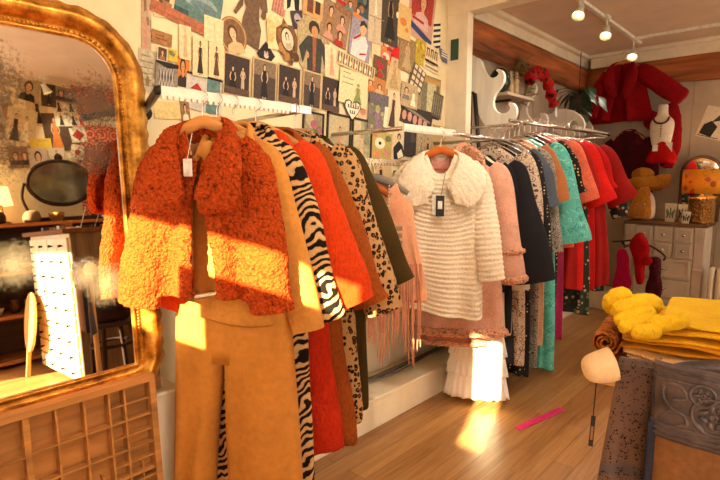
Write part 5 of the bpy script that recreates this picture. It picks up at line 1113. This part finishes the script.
for i in range(12):
    x, y = .05+.85*rng.random(), .03+.1*rng.random()+.22*(i % 2); n_, c_ = NM[i % 4]; mb = MB()
    if i % 4 == 0: mb.box((0, 0, .015), (.06, .045, .03))
    elif i % 4 == 1: mb.lathe([(0, .004), (.03, .006), (.045, .022), (.048, .022), (.03, 0), (0, 0)], 16)
    elif i % 4 == 2: mb.tube([(.03*cos(2*pi*k/16), .03*sin(2*pi*k/16), .006) for k in range(17)], .006, 6, cap=False)
    else: mb.ball((0, 0, .01), (.022, .022, .01), 10)
    o = mb.build(n_, [plain('tarnish %d' % (i % 3), ((150, 120, 80), (90, 60, 40), (206, 180, 140))[i % 3], .4, .3)], smooth=i % 4 > 0); o.location = oncab(x, y)
    tag(o, {'box': 'small ring box among the trinkets on the drawer cabinet top', 'dish': 'shallow trinket dish on the drawer cabinet top', 'bracelet': 'round bangle lying on the drawer cabinet top', 'brooch': 'domed brooch lying on the drawer cabinet top'}[c_], c_, 'trinkets on the drawer cabinet: '+c_)
# bentwood stool with a dark fur hat
M_STOOL = wood('dark bentwood', (58, 36, 24), .4, 2, 'Z')
e = empty('bentwood_stool', (.26, 1.4, 0), label='dark bentwood stool beside the drawer cabinet, in the gilt mirror', cat='stool')
MB().lathe([(0, .5), (.17, .5), (.18, .515), (.17, .53), (0, .525)], 28).build('seat', M_STOOL, e, smooth=True)
for k in range(4):
    a = pi/4+pi/2*k; MB().tube(curve_pts([(.13*cos(a), .13*sin(a), .505), (.15*cos(a), .15*sin(a), .35), (.17*cos(a), .17*sin(a), .12), (.2*cos(a), .2*sin(a), .0)], 4), .016, 10).build('leg', M_STOOL, e, smooth=True)
MB().tube([(.15*cos(2*pi*k/28), .15*sin(2*pi*k/28), .36) for k in range(29)], .011, 8, cap=False).build('stretcher', M_STOOL, e, smooth=True)
o = MB().lathe([(0, .0), (.13, 0), (.15, .05), (.14, .1), (.09, .15), (0, .16)], 24).build('fur_hat', fur('dark brown fur', (52, 34, 24), 60, .4), smooth=True, sub=2, disp=DS); o.location = (.26, 1.4, .53); tag(o, 'dark brown fur hat lying on the bentwood stool seat', 'hat')
# round bentwood board leaning on the cabinet
e = empty('round_board', (1.42, 1.12, .0), R(8), 'round pale wooden board leaning upright against the drawer cabinet front', 'board')
e.rotation_euler = (R(-7), 0, R(4)); MB().lathe([(0, 0), (.2, 0), (.205, .012), (.2, .024), (0, .024)], 40, M=Matrix.Translation((0, 0, .46)) @ Matrix.Rotation(R(90), 4, 'X') @ Matrix.Scale(1.25, 4, (0, 1, 0))).build('disc', wood('pale plywood', (214, 158, 92), .5, 1, 'Z'), e, smooth=False, bevel=.003)
MB().bb((-.02, -.03, .0), (.02, .0, .25)).build('prop', wood('pale plywood', (214, 158, 92)), e)
# dark dresser shelf with the oval mirror
M_DRS = wood('honey shelf wood', (176, 112, 54), .5, 1, 'Y')
e = empty('shelf_unit', (1.86, .95, 0), label='honey coloured wooden shelf unit along the right wall, in the gilt mirror', cat='shelf unit')
for z in (.04, .45, .85, 1.29): MB().bb((0, 0, z), (.5, 1.5, z+.03)).build('shelf', M_DRS, e, bevel=.003)
for y in (0, .73, 1.47): MB().bb((.0, y, 0), (.5, y+.03, 1.29)).build('upright', M_DRS, e, bevel=.003)
MB().bb((.485, 0, .04), (.5, 1.5, 1.29)).build('back_panel', wood('dark shelf back', (84, 54, 32)), e)
WHO = [('jar', 'brown lidded jar'), ('box', 'grey card box'), ('bowl', 'cream china bowl')]
for i in range(10):
    y, z = 1.06+.14*(i % 5)+(.16 if i % 5 > 3 else 0), (.883, .483)[i//5]; mb = MB(); k = i % 3
    if k == 0: mb.lathe([(0, 0), (.035, 0), (.042, .06), (.03, .1), (.034, .105), (.034, .12), (0, .125)], 14)
    elif k == 1: mb.box((0, 0, .05), (.12, .09, .1))
    else: mb.lathe([(0, .004), (.03, .006), (.055, .06), (.058, .06), (.034, 0), (0, 0)], 16)
    o = mb.build(('storage_jar', 'card_box', 'china_bowl')[k], plain('shelf ware %d' % k, ((110, 66, 36), (130, 124, 116), (226, 206, 170))[k], .5), smooth=k != 1); o.location = (2.06, y, z)
    tag(o, ('brown lidded jar on the shelf unit in the mirror', 'grey card box on the shelf unit in the mirror', 'cream china bowl on the shelf unit in the mirror')[k], WHO[k][0], 'wares on the honey shelf unit: '+WHO[k][0])
e = empty('vanity_mirror', (2.2, 1.75, 1.32), R(-90), 'oval dark framed swing mirror on the shelf unit, seen in the gilt mirror', 'mirror')
oc = .4
MB().tube([(.3*cos(2*pi*k/40), 0, oc+.225*sin(2*pi*k/40)) for k in range(41)], .02, 10, cap=False).build('frame', M_STOOL, e, smooth=True)
MB().prism([(.295*cos(2*pi*k/40), -.005, oc+.22*sin(2*pi*k/40)) for k in range(40)], (0, .01, 0)).build('glass', plain('dim old mirror', (120, 116, 106), .08, 1.0, var=.2, scale=6, bump=0), e)
for s in (-1, 1): MB().tube(curve_pts([(s*.33, 0, oc), (s*.36, .0, .25), (s*.3, 0, .08), (s*.24, 0, .03)], 5), .016, 8).build('post', M_STOOL, e, smooth=True)
MB().bb((-.34, -.1, 0), (.34, .1, .05)).build('base', M_STOOL, e, bevel=.01)
MB().ball((0, 0, oc+.26), (.04, .015, .04), 12).build('finial', M_STOOL, e, smooth=True)
e = empty('table_lamp', (2.15, 1.2, 1.32), label='small lamp with a lit cream shade left of the oval mirror', cat='lamp')
MB().lathe([(0, 0), (.07, 0), (.075, .02), (.02, .04), (.015, .2), (0, .2)], 18).build('base', M_BRASS, e, smooth=True)
MB().lathe([(.1, .18), (.07, .36), (.067, .36), (.097, .18), (.1, .18)], 24).build('lamp_shade', plain('lit cream shade', (255, 220, 150), .7, emit=2.2, bump=0), e, smooth=True)
o = MB().lathe([(0, 0), (.06, 0), (.09, .05), (.1, .09), (.095, .09), (.05, .01), (0, .01)], 20, sy=.7).build('wicker_basket', wood('wicker', (176, 126, 70), .6, 3), smooth=True); o.location = (2.0, 1.62, 1.32); tag(o, 'small oval wicker basket in front of the oval swing mirror', 'basket')
for i, (y, c_, nm) in enumerate(((1.12, (60, 40, 30), 'dark'), (1.4, (120, 90, 60), 'brown'), (2.1, (50, 36, 30), 'blackish'), (2.28, (150, 110, 70), 'tan'))):
    o = MB().loft([[V((w*spow(cos(a), .7), w*.6*spow(sin(a), .7), z)) for a in [2*pi*k/20 for k in range(20)]] for w, z in ((.1, 0), (.12, .03), (.11, .09), (.07, .12))], cap0=True, cap1=True).build('folded_hat', plain('felt '+nm, c_, .9), smooth=True, sub=1); o.location = (1.98, y, 1.32); tag(o, nm+' felt hat lying on top of the honey shelf unit', 'hat')
# red damask paper and the second collage
t = NT('red damask'); v = t.coord(); vn = t.vor(v, 7.5, rnd=.15); k_ = t.math('SINE', t.math('MULTIPLY', vn, 26.0)); n_ = t.noise(v, 26, 2)
t.col(t.ramp(t.math('ADD', k_, t.math('MULTIPLY', n_, .9)), [(.25, lin((206, 62, 44))), (.6, lin((232, 166, 130)))])); t.set(Roughness=.8)
o = MB().bb((XR-.004, 2.0, 1.25), (XR, 3.1, ZF)).build('trim_10', t.m); struct(o)
LAY[0] = 0
g2 = random.Random(12); used = 0
SP = [('tall fashion sheet of a lady with a parasol', (1.66, 2.5, .2, .34), (214, 190, 140), lady(0, 0, 1, BLK, SKN)), ('brown poster of a lady in an orange dress', (1.84, 2.28, .28, .4), (84, 58, 38), lady(.1, 0, 1, ORA, SKN)), ('white sheet with four small ladies', (1.93, 2.5, .24, .3), WHT, lady(-.25, .22, .5)+lady(.25, .22, .5)+lady(-.25, -.25, .5)+lady(.25, -.25, .5)),
      ('pale picture of two dancers in black and white', (1.5, 2.3, .26, .4), (216, 196, 150), lady(-.15, 0, .8, WHT)+lady(.2, 0, .85, BLK)), ('black hatted silhouette card', (1.6, 2.7, .2, .24), (190, 170, 130), bust(0, 0, 1, BLK, SKN, BLK)), ('dark figure photo near the ceiling', (1.78, 2.66, .14, .24), (70, 56, 44), lady(0, 0, .9, BLK)), ('grey twin photo near the ceiling', (1.95, 2.68, .2, .16), GRY, bust(-.2, 0, .8)+bust(.25, 0, .8)),
      ('red diamond on a white square card', (2.03, 2.26, .16, .16), WHT, [([(0, -.4), (.4, 0), (0, .4), (-.4, 0)], RED_)]), ('yellow sheet below the dancers', (1.66, 2.12, .2, .16), YEL, lines(2, SEP)), ('sepia family photo', (1.46, 2.0, .2, .22), SEP, bust(-.2, 0, .7)+bust(.2, 0, .7)), ('portrait of a lady in violet', (1.62, 1.98, .17, .24), (200, 180, 150), bust(0, 0, 1, LIL)), ('small dark dancer photo', (1.8, 2.0, .16, .22), (214, 196, 160), lady(0, 0, 1, BLK)),
      ('little red heart card', (2.0, 2.07, .13, .16), WHT, [(ell(0, 0, .24, .2), RED_)]), ('pale postcard in a dark frame on the damask paper', (2.26, 2.02, .2, .2), GRY, [(rect(-.3, -.3, .3, .3), (216, 200, 170))]), ('small white portrait on the damask paper', (2.25, 2.26, .13, .16), WHT, bust(0, 0, 1)), ('blue grey faded sheet at the far left', (1.36, 2.4, .22, .4), (160, 150, 130), blocks(6, [GRY, WHT, SEP], 4)), ('torn newspaper headline', (1.36, 2.05, .2, .2), CRM, lines(5, DRK)), ('row of tiny black and white stamps', (1.72, 1.86, .36, .09), WHT, [(rect(-.46+.16*i, -.3, -.34+.16*i, .3), DRK) for i in range(6)])]
for lb, wld, base, shp in SP:
    paper(lb+', pinned on the right wall and reflected in the gilt mirror' if len(lb.split()) < 6 else lb+', reflected in the gilt mirror', None, base, shp, g2.uniform(-14, 14), plane=('x', XR), world=wld, name='pinned_picture')
# ================================================================ foreground right
TB = Matrix
M_PINE = wood('pale pine', (216, 170, 110), .5, 1, 'Z', .2)
TZ = .72
e = empty('display_table', (-.26, 1.9, 0), R(8), 'low pale wooden table under the stack of mustard clothes', 'table')
MB().bb((-.29, -.2, TZ-.03), (.42, .3, TZ)).build('tabletop', wood('pale pine top', (206, 156, 96), .5, 1, 'X', .2), e, bevel=.004)
MB().bb((-.15, -.18, TZ-.1), (.4, -.16, TZ-.03)).bb((-.15, .26, TZ-.1), (.4, .28, TZ-.03)).build('apron', M_PINE, e)
for x in (-.13, .36):
    for y in (-.16, .24): MB().bb((x, y, 0), (x+.04, y+.04, TZ-.03)).build('leg', M_PINE, e, bevel=.003)
TT = Matrix.Translation((-.26, 1.9, 0)) @ Matrix.Rotation(R(8), 4, 'Z')
def folded(label, name, x0, x1, y0, y1, z0, layers, th, mat, seed=0, slope=0, sub=2, disp=None, jit=.02):
    """a garment folded flat: one sheet zig-zagged into layers, folds facing the camera"""
    g = random.Random(seed); n = 40; prof = []
    for i in range(layers):
        zc = z0+th*(i+.5); f = y0+jit*(g.random()-.5); b_ = y1+jit*(g.random()-.5)
        prof.append((f, b_, zc))
    mb = MB()
    for i, (f, b_, zc) in enumerate(prof):
        a0, a1 = x0+jit*(g.random()-.5), x1+jit*(g.random()-.5); rings = []
        ph = g.random()*6
        for k in range(n+1):
            q = k/n; x = a0+(a1-a0)*q; ring = []
            ed = min(1, .35+.65*sm(min(q, 1-q)/.05))
            for m in range(20):
                a = 2*pi*m/20; y = (f+b_)/2+(b_-f)/2*spow(cos(a), .35); z = zc+th*.5*ed*spow(sin(a), .55)
                z += .006*sin(6*q+ph+y*9)+.004*sin(15*q+ph*2)*(1 if cos(a) < 0 else .2)+slope*(q-.5)+.01*i*0
                y += .012*sin(5*q+ph)*(cos(a) < 0)
                ring.append(V((x, y, z)))
            rings.append(ring)
        mb.loft(rings, cap0=True, cap1=True)
    o = mb.build(name, mat, smooth=True, sub=1, disp=disp); o.matrix_world = TT.copy(); return tag(o, label, name.replace('_', ' ').split()[-1])
M_BEIGE = cloth('cream jersey', (226, 186, 120), 140, .08); M_OCH = cloth('ochre jersey', (196, 128, 18), 140, .1, .85, .3, .12)
M_MUS2 = cloth('mustard cotton', (230, 170, 24), 140, .1, .85, .3, .12); M_YEL = cloth('golden yellow cotton', (244, 190, 30), 140, .1, .85, .3, .12)
M_BRK = fur('rust brown knit', (150, 84, 24), 60, .4, True, .9, .3)
Z0 = TZ+.004
folded('dark ochre folded garment at the very bottom of the clothes stack', 'folded_blouse', -.24, .4, -.17, .25, Z0, 2, .026, cloth('dark ochre', (150, 96, 40), 140, .1), 1)
folded('cream folded jersey near the bottom of the clothes stack', 'folded_jersey', -.2, .4, -.185, .24, Z0+.054, 2, .016, M_BEIGE, 2)
folded('ochre folded jumper in the middle of the clothes stack', 'folded_jumper', -.22, .4, -.17, .24, Z0+.088, 2, .018, M_OCH, 3)
folded('mustard folded trousers above the ochre jumper', 'folded_trousers', -.16, .4, -.165, .24, Z0+.126, 2, .018, M_MUS2, 4)
folded('golden yellow folded shirt on top of the clothes stack', 'folded_shirt', -.1, .4, -.14, .24, Z0+.164, 2, .015, M_YEL, 5, .0)
# rolled brown knit at the left end
mb = MB(); sp_ = []
for k in range(60):
    a = 2*pi*3*k/59; r_ = .012+.034*k/59; sp_.append(V((-.25+r_*cos(a), 0, Z0+.1+r_*sin(a))))
rings = [[p+V((0, -.19+.3*j/10, .003*sin(j+i*.4))) for i, p in enumerate(sp_)] for j in range(11)]
mb.loft([list(r_) for r_ in zip(*rings)], closed=False)
o = mb.build('rolled_scarf', M_BRK, smooth=True, solid=.009, sub=1, disp=[('CLOUDS', .02, .006)]); o.matrix_world = TT.copy(); tag(o, 'rust brown knitted scarf rolled up at the left end of the clothes stack', 'scarf')
# bright yellow fluffy scarf
M_FLUF = fur('bright yellow fluff', (255, 206, 40), 120, .14, False, .5, .6)
g = empty('fluffy_scarf', (0, 0, 0), label='bright yellow fluffy scarf knotted in fat loops on the clothes stack', cat='scarf'); g.matrix_world = TT.copy()
ZF_ = Z0+.2
def lobe(pts, r, nm='loop'):
    r *= .66; p = [V((-.26+(q[0]+.25)*.55, q[1], Z0+.15+(q[2]-Z0-.15)*.8+.012)) for q in pts]; pts_ = curve_pts(p, 6); m = len(pts_)-1
    MB().tube(pts_, [r*(.35+.65*sm(min(i, m-i)/(m*.22))) for i in range(m+1)], 18, up=(0, 0, 1)).build(nm, M_FLUF, g, smooth=True, sub=1, disp=[('CLOUDS', .02, .012), ('CLOUDS', .005, .003)])
lobe([(-.24, -.06, Z0+.17), (-.22, -.1, Z0+.22), (-.19, -.1, Z0+.245), (-.15, -.06, Z0+.235)], .05)
lobe([(-.22, -.13, Z0+.185), (-.14, -.15, Z0+.215), (-.06, -.12, Z0+.235), (-.02, -.06, Z0+.225)], .046)
lobe([(-.19, -.18, Z0+.17), (-.13, -.19, Z0+.185), (-.06, -.16, Z0+.205), (.0, -.12, Z0+.205)], .036)
lobe([(-.16, -.215, Z0+.15), (-.11, -.215, Z0+.165), (-.04, -.18, Z0+.185), (.02, -.14, Z0+.19)], .033)
lobe([(-.09, -.225, Z0+.15), (-.03, -.23, Z0+.155), (.05, -.2, Z0+.165)], .036)
lobe([(-.02, -.19, Z0+.185), (.04, -.2, Z0+.19), (.11, -.17, Z0+.195), (.14, -.1, Z0+.19)], .038)
lobe([(-.2, .0, Z0+.16), (-.1, .03, Z0+.19), (.02, .0, Z0+.2)], .055)
# pale display stand with the tooled bag and sequinned scarf
CR = R(14); CT = Matrix.Translation((-.2, 1.14, 0)) @ Matrix.Rotation(CR, 4, 'Z')
e = empty('display_stand', (0, 0, 0), label='pale wooden display stand carrying the sequinned scarf and the tooled bag', cat='display stand'); e.matrix_world = CT.copy()
MB().lathe([(0, 0), (.16, 0), (.16, .015), (.04, .03), (0, .03)], 28, M=Matrix.Translation((.12, 0, 0))).build('base', M_PINE, e, smooth=False)
MB().tube([(.12, 0, .02), (.12, 0, .95)], .016, 12).build('post', M_PINE, e, smooth=True)
MB().bb((-.045, -.009, .93), (.3, .009, .965)).build('crossbar', M_PINE, e, bevel=.004)
MB().bb((-.05, -.012, .84), (-.03, .006, .965)).build('end_peg', M_PINE, e, bevel=.004)
# sequinned scarf over the chair back
def fromcam(u, v, yy):
    """point on the plane y=yy of the chair back's own axes"""
    inv = CT.inverted(); o_ = inv @ CAM; d_ = (inv.to_3x3() @ ray(u, v)); return o_+d_*((yy-o_.y)/d_.y)
t = NT('sequinned felt'); v = t.coord(); n_ = t.noise(v, 7, 3); z_ = t.n('SeparateXYZ'); t.l(v, z_.inputs[0])
base = t.ramp(n_, [(.35, lin((78, 60, 54))), (.65, lin((104, 80, 68)))])
band = t.ramp(z_.outputs[2], [(.690, lin((70, 68, 78))), (.700, lin((112, 78, 60))), (.728, lin((112, 78, 60))), (.736, lin((74, 70, 78))), (.752, lin((74, 70, 78))), (.765, lin((112, 80, 64))), (1, lin((96, 74, 64)))])
t.col(t.mix(.6, base, band)); t.set(Roughness=.95, Sheen_Weight=.3); t.bump(t.noise(v, 300, 2), .5, .003); t.b.inputs['Specular IOR Level'].default_value = .15; M_SEQF = t.m
TL, TRt, BL, BR = fromcam(619, 361, -.03), fromcam(664, 364, -.03), fromcam(594, 490, -.03), fromcam(651, 490, -.03)
g = empty('sequin_scarf', (0, 0, 0), label='brown felt scarf dotted with dark sequins, draped over the pale display stand', cat='scarf'); g.matrix_world = CT.copy()
topz = (TL.z+TRt.z)/2; rows = []
for j in range(60):
    q = j/59; row = []
    for k in range(28):
        s_ = k/27
        if q < .16:      # behind the rail
            a = q/.16; L = TL.lerp(TRt, s_); p = V((L.x, .013, topz-.22*(1-a)*1.0-.012))
        elif q < .24:    # over the top
            a = (q-.16)/.08; L = TL.lerp(TRt, s_); p = V((L.x, .013-.043*a, topz-.012+.012*sin(pi*a)))
        else:
            a = (q-.24)/.76; A = TL.lerp(BL, a*1.5); B = TRt.lerp(BR, a*1.5); p = A.lerp(B, s_); p.y = -.03-.012*sin(s_*5+a*2)*a-.01*sin(s_*11)*a
        rows_p = p; row.append(rows_p)
    rows.append(row)
MB().loft(rows, closed=False).build('cloth', M_SEQF, g, smooth=True, sub=1, solid=.006)
mb = MB(); rng = random.Random(9)
for i in range(430):
    q = .17+.53*rng.random()**.9; s_ = .03+.94*rng.random(); a = (q-.24)/.76; zz_ = TL.lerp(BL, a*1.5).z
    if q < .235:
        b_ = (q-.16)/.08; L = TL.lerp(TRt, s_); M_ = Matrix.Translation((L.x, .013-.043*b_, topz-.012+.012*sin(pi*b_)+.0068)); r_ = .0011
        mb.lathe([(0, .0008), (r_*.6, .0007), (r_, 0), (0, -.0003)], 7, M=M_); continue
    if .742 < zz_ < .756 or zz_ < .70: continue
    p = TL.lerp(BL, a*1.5).lerp(TRt.lerp(BR, a*1.5), s_); y = -.03-.012*sin(s_*5+a*2)*a-.01*sin(s_*11)*a-.0066
    r_ = .0009+.0009*rng.random(); tl = rng.uniform(-.5, .5); M_ = Matrix.Translation((p.x, y, p.z)) @ Matrix.Rotation(R(90)+tl, 4, 'X')
    mb.lathe([(0, .0008), (r_*.6, .0007), (r_, 0), (0, -.0003)], 7, M=M_)
sq = mb.build('sequin_trim', plain('dark sequin', (44, 34, 34), .18, .8, bump=0), g, smooth=False); sq['kind'] = 'stuff'
# tooled bag
g = empty('leather_bag', (0, 0, 0), label='tan suede bag with a wide tooled dark leather flap beside the sequinned scarf', cat='bag'); g.matrix_world = CT.copy()
bl, br, b0, b1 = fromcam(655, 362, -.07), fromcam(728, 366, -.07), fromcam(658, 436, -.07), fromcam(728, 442, -.07)
BX0, BX1 = bl.x, bl.x+.30; BT, BB_ = bl.z+.004, b0.z; BCX = (BX0+BX1)/2; BHW = (BX1-BX0)/2
def bagy(x, z): s_ = (x-BCX)/BHW; return -.035-.05*math.sqrt(max(.02, 1-abs(s_)**3))
t = NT('tooled leather'); v = t.coord(); n_ = t.noise(v, 16, 5, .65)
t.col(t.ramp(n_, [(.35, lin((66, 60, 64))), (.55, lin((98, 88, 90))), (.75, lin((138, 112, 92)))])); t.set(Roughness=.36, Metallic=.25); t.bump(t.noise(v, 220, 3), .25, .002); M_LEATH = t.m
M_TANS = cloth('tan bag suede', (118, 80, 46), 90, .15, .9, .3, .5)
rings = []
for j in range(13):
    z = BT-.02-(.42*j/12); ring = []
    for k in range(40):
        a = 2*pi*k/40; x = BCX+BHW*.97*spow(cos(a), .6); s_ = spow(sin(a), .6); ring.append(V((x, -.035+(.046 if s_ < 0 else .016)*s_, z)))
    rings.append(ring)
MB().loft(rings, cap0=True, cap1=True).build('body', M_TANS, g, smooth=True)
def arcz(s_): return -.010*(s_*2-.45)**2*2.2
rows = []
for j in range(20):
    q = j/19; row = []
    for k in range(50):
        s_ = k/49; x = BX0+(BX1-BX0)*s_; z = BT+(BB_-BT)*q+arcz(s_)-.006*s_; row.append(V((x, bagy(x, z)-.004, z)))
    rows.append(row)
fl = MB().loft(rows, closed=False).build('flap', M_LEATH, g, smooth=True, solid=.005)
def onflap(s_, q): x = BX0+(BX1-BX0)*s_; return V((x, bagy(x, 0)-.0055, BT+(BB_-BT)*q+arcz(s_)-.006*s_))
def ridge(mb, pts, r=.0034): mb.tube([onflap(a, b) for a, b in pts], r, 6)
mb = MB(); H_ = abs(BT-BB_)/(BX1-BX0)
for q in (.05, .12, .2, .8, .88, .95): ridge(mb, [(k/40, q) for k in range(41)], .0024)
def circ(cx, cy, r, n=28): return [(cx+r*cos(2*pi*k/n), cy+r/H_*sin(2*pi*k/n)) for k in range(n+1)]
def flower(mb, cx, cy, r, n=7):
    ridge(mb, circ(cx, cy, r*1.3)); ridge(mb, circ(cx, cy, r*.22), .002)
    for k in range(n):
        a = 2*pi*k/n; c = onflap(cx+r*.62*cos(a), cy+r/H_*.62*sin(a)); M_ = Matrix.Translation(c) @ Matrix.Rotation(-a, 4, 'Y') ; mb.ball((0, 0, 0), (r*.36*(BX1-BX0), .004, r*.2*(BX1-BX0)), 8, M=M_)
flower(mb, .32, .56, .085); flower(mb, .26, .32, .05, 6); flower(mb, .48, .36, .045, 6); flower(mb, .78, .54, .085); flower(mb, .66, .32, .05, 6)
for s0 in (.06, .5): 
    ridge(mb, curve_pts([(s0-.02, .78, 0), (s0+.03, .62, 0), (s0+.1, .6, 0), (s0+.13, .72, 0), (s0+.08, .78, 0)], 5) and [(p.x, p.y) for p in curve_pts([(s0-.02, .78, 0), (s0+.03, .62, 0), (s0+.1, .6, 0), (s0+.13, .72, 0), (s0+.08, .78, 0)], 5)])
    ridge(mb, [(p.x, p.y) for p in curve_pts([(s0, .3, 0), (s0+.0, .45, 0), (s0+.06, .58, 0), (s0+.17, .66, 0), (s0+.22, .78, 0)], 5)])
    ridge(mb, [(p.x, p.y) for p in curve_pts([(s0+.02, .24, 0), (s0+.09, .27, 0), (s0+.12, .4, 0), (s0+.05, .45, 0)], 5)])
    ridge(mb, [(p.x, p.y) for p in curve_pts([(s0+.3, .78, 0), (s0+.36, .68, 0), (s0+.42, .66, 0), (s0+.44, .5, 0)], 5)])
mb.build('tooling', M_LEATH, fl, smooth=True)
MB().tube(curve_pts([(BX0+.03, -.03, BT-.06), (BX0+.04, -.012, BT-.03), (BX0+.12, .018, BT-.02), (BX1-.12, .018, BT-.02), (BX1-.02, -.02, BT-.01), (BX1-.01, -.035, BT-.06)], 5), .006, 8, sx=2).build('strap', M_LEATH, g, smooth=True)
MB().bb((BX0-.004, -.06, BB_-.3), (BX0+.012, -.03, BB_+.02)).build('side_gusset', cloth('navy gusset', (42, 44, 58), 120), g, bevel=.004)
# cream felt hat on the chair post
hc = fromcam(597, 366, -.0); M_FELT = cloth('cream felt', (222, 190, 144), 120, .05, .9, .15, .4, .1)
o = MB().lathe([(.0, -.032), (.016, -.031), (.03, -.024), (.038, -.008), (.042, .02), (.046, .045), (.043, .045), (.038, .02), (.033, -.006), (.02, -.022), (0, -.026)], 32, M=Matrix.Rotation(R(74), 4, 'Y') @ Matrix.Rotation(R(-22), 4, 'X') @ Matrix.Scale(.82, 4)).build('felt_hat', M_FELT, smooth=True, sub=1)
o.matrix_world = CT @ Matrix.Translation(hc+V((-.002, -.02, .002))); tag(o, 'little cream felt hat hooked on the display stand left of the sequinned scarf', 'hat')
tg = fromcam(596, 386, -.03); t2_ = fromcam(593, 418, -.03); t3_ = fromcam(591, 444, -.03)
e = empty('swing_tag', (0, 0, 0), label='dark narrow swing tag hanging on a cord below the cream felt hat', cat='tag'); e.matrix_world = CT.copy()
MB().tube([tg+V((0, 0, .02)), tg, t2_], .0012, 5).build('cord', M_TAGK, e)
c_ = (t2_+t3_)/2; MB().box(c_, (.009, .002, .068), ry=R(2)).build('card', M_TAGK, e); MB().box(c_+V((0, -.0015, -.004)), (.005, .001, .03), ry=R(2)).build('label', plain('brown card', (140, 96, 60)), e)
# printer's tray leaning on the gilt mirror
TX = -1.672; tl, trr = atx(0, 411, TX), atx(155, 374, TX)
PT = V((-1.6, trr.y, trr.z)); TW, TH = .98, .685; lean = math.asin(min(.5, .05/TH))
e = empty('printers_tray', (TX+.045, trr.y, trr.z-TH*cos(lean)), label='old wooden printer tray of small compartments leaning on the gilt mirror', cat='tray')
e.rotation_euler = (0, -lean, 0)
M_TRAY = wood('tray wood', (190, 132, 66), .55, 1, 'Y', .3); M_TRAYB = wood('tray back wood', (176, 118, 56), .6, .8, 'Y', .3)
D = .045
MB().bb((-D, -TW, 0), (-D+.006, 0, TH)).build('back_board', M_TRAYB, e)
fw = .022
for lo, hi in (((-D, -TW, TH-fw), (.004, 0, TH)), ((-D, -TW, 0), (.004, 0, fw)), ((-D, -fw, fw), (.004, 0, TH-fw)), ((-D, -TW, fw), (.004, -TW+fw, TH-fw))): MB().bb(lo, hi).build('frame_rail', M_TRAY, e, bevel=.002)
def hpart(y0, y1, z, th=.006, d=0): MB().bb((-D+.006, y0, z-th/2), (-.003-d, y1, z+th/2)).build('divider', M_TRAY, e)
def vpart(y, z0, z1, th=.006, d=0): MB().bb((-D+.006, y-th/2, z0), (-.003-d, y+th/2, z1)).build('divider', M_TRAY, e)
top, bot = TH-fw, fw
vpart(-.39, bot, top, .018)
ys = [-.31, -.23, -.155, -.105]
for y in (-.155, -.105): vpart(y, bot, top)
for y in (-.31, -.23): vpart(y, .44, top); vpart(y, .0+bot, .44, d=.004)
for z in (TH-.135, TH-.235, TH-.33, .33, .26, .19, .1): hpart(-.381, -fw, z, d=.002)
for z in (TH-.08, TH-.19, TH-.285, .36, .295): hpart(-.155, -fw, z, .004, .006)
for y in (-.27, -.19, -.06): vpart(y, .26, .39, .004, .006)
vpart(-.48, bot, top); vpart(-.57, bot, top, .012); vpart(-.67, bot, top); vpart(-.78, bot, top)
for z in (TH-.14, TH-.25, TH-.36, .24, .12): hpart(-TW+fw, -.399, z, d=.002)
vpart(-.525, TH-.25, TH-.14, .004, .006); vpart(-.435, TH-.36, TH-.25, .004, .006)
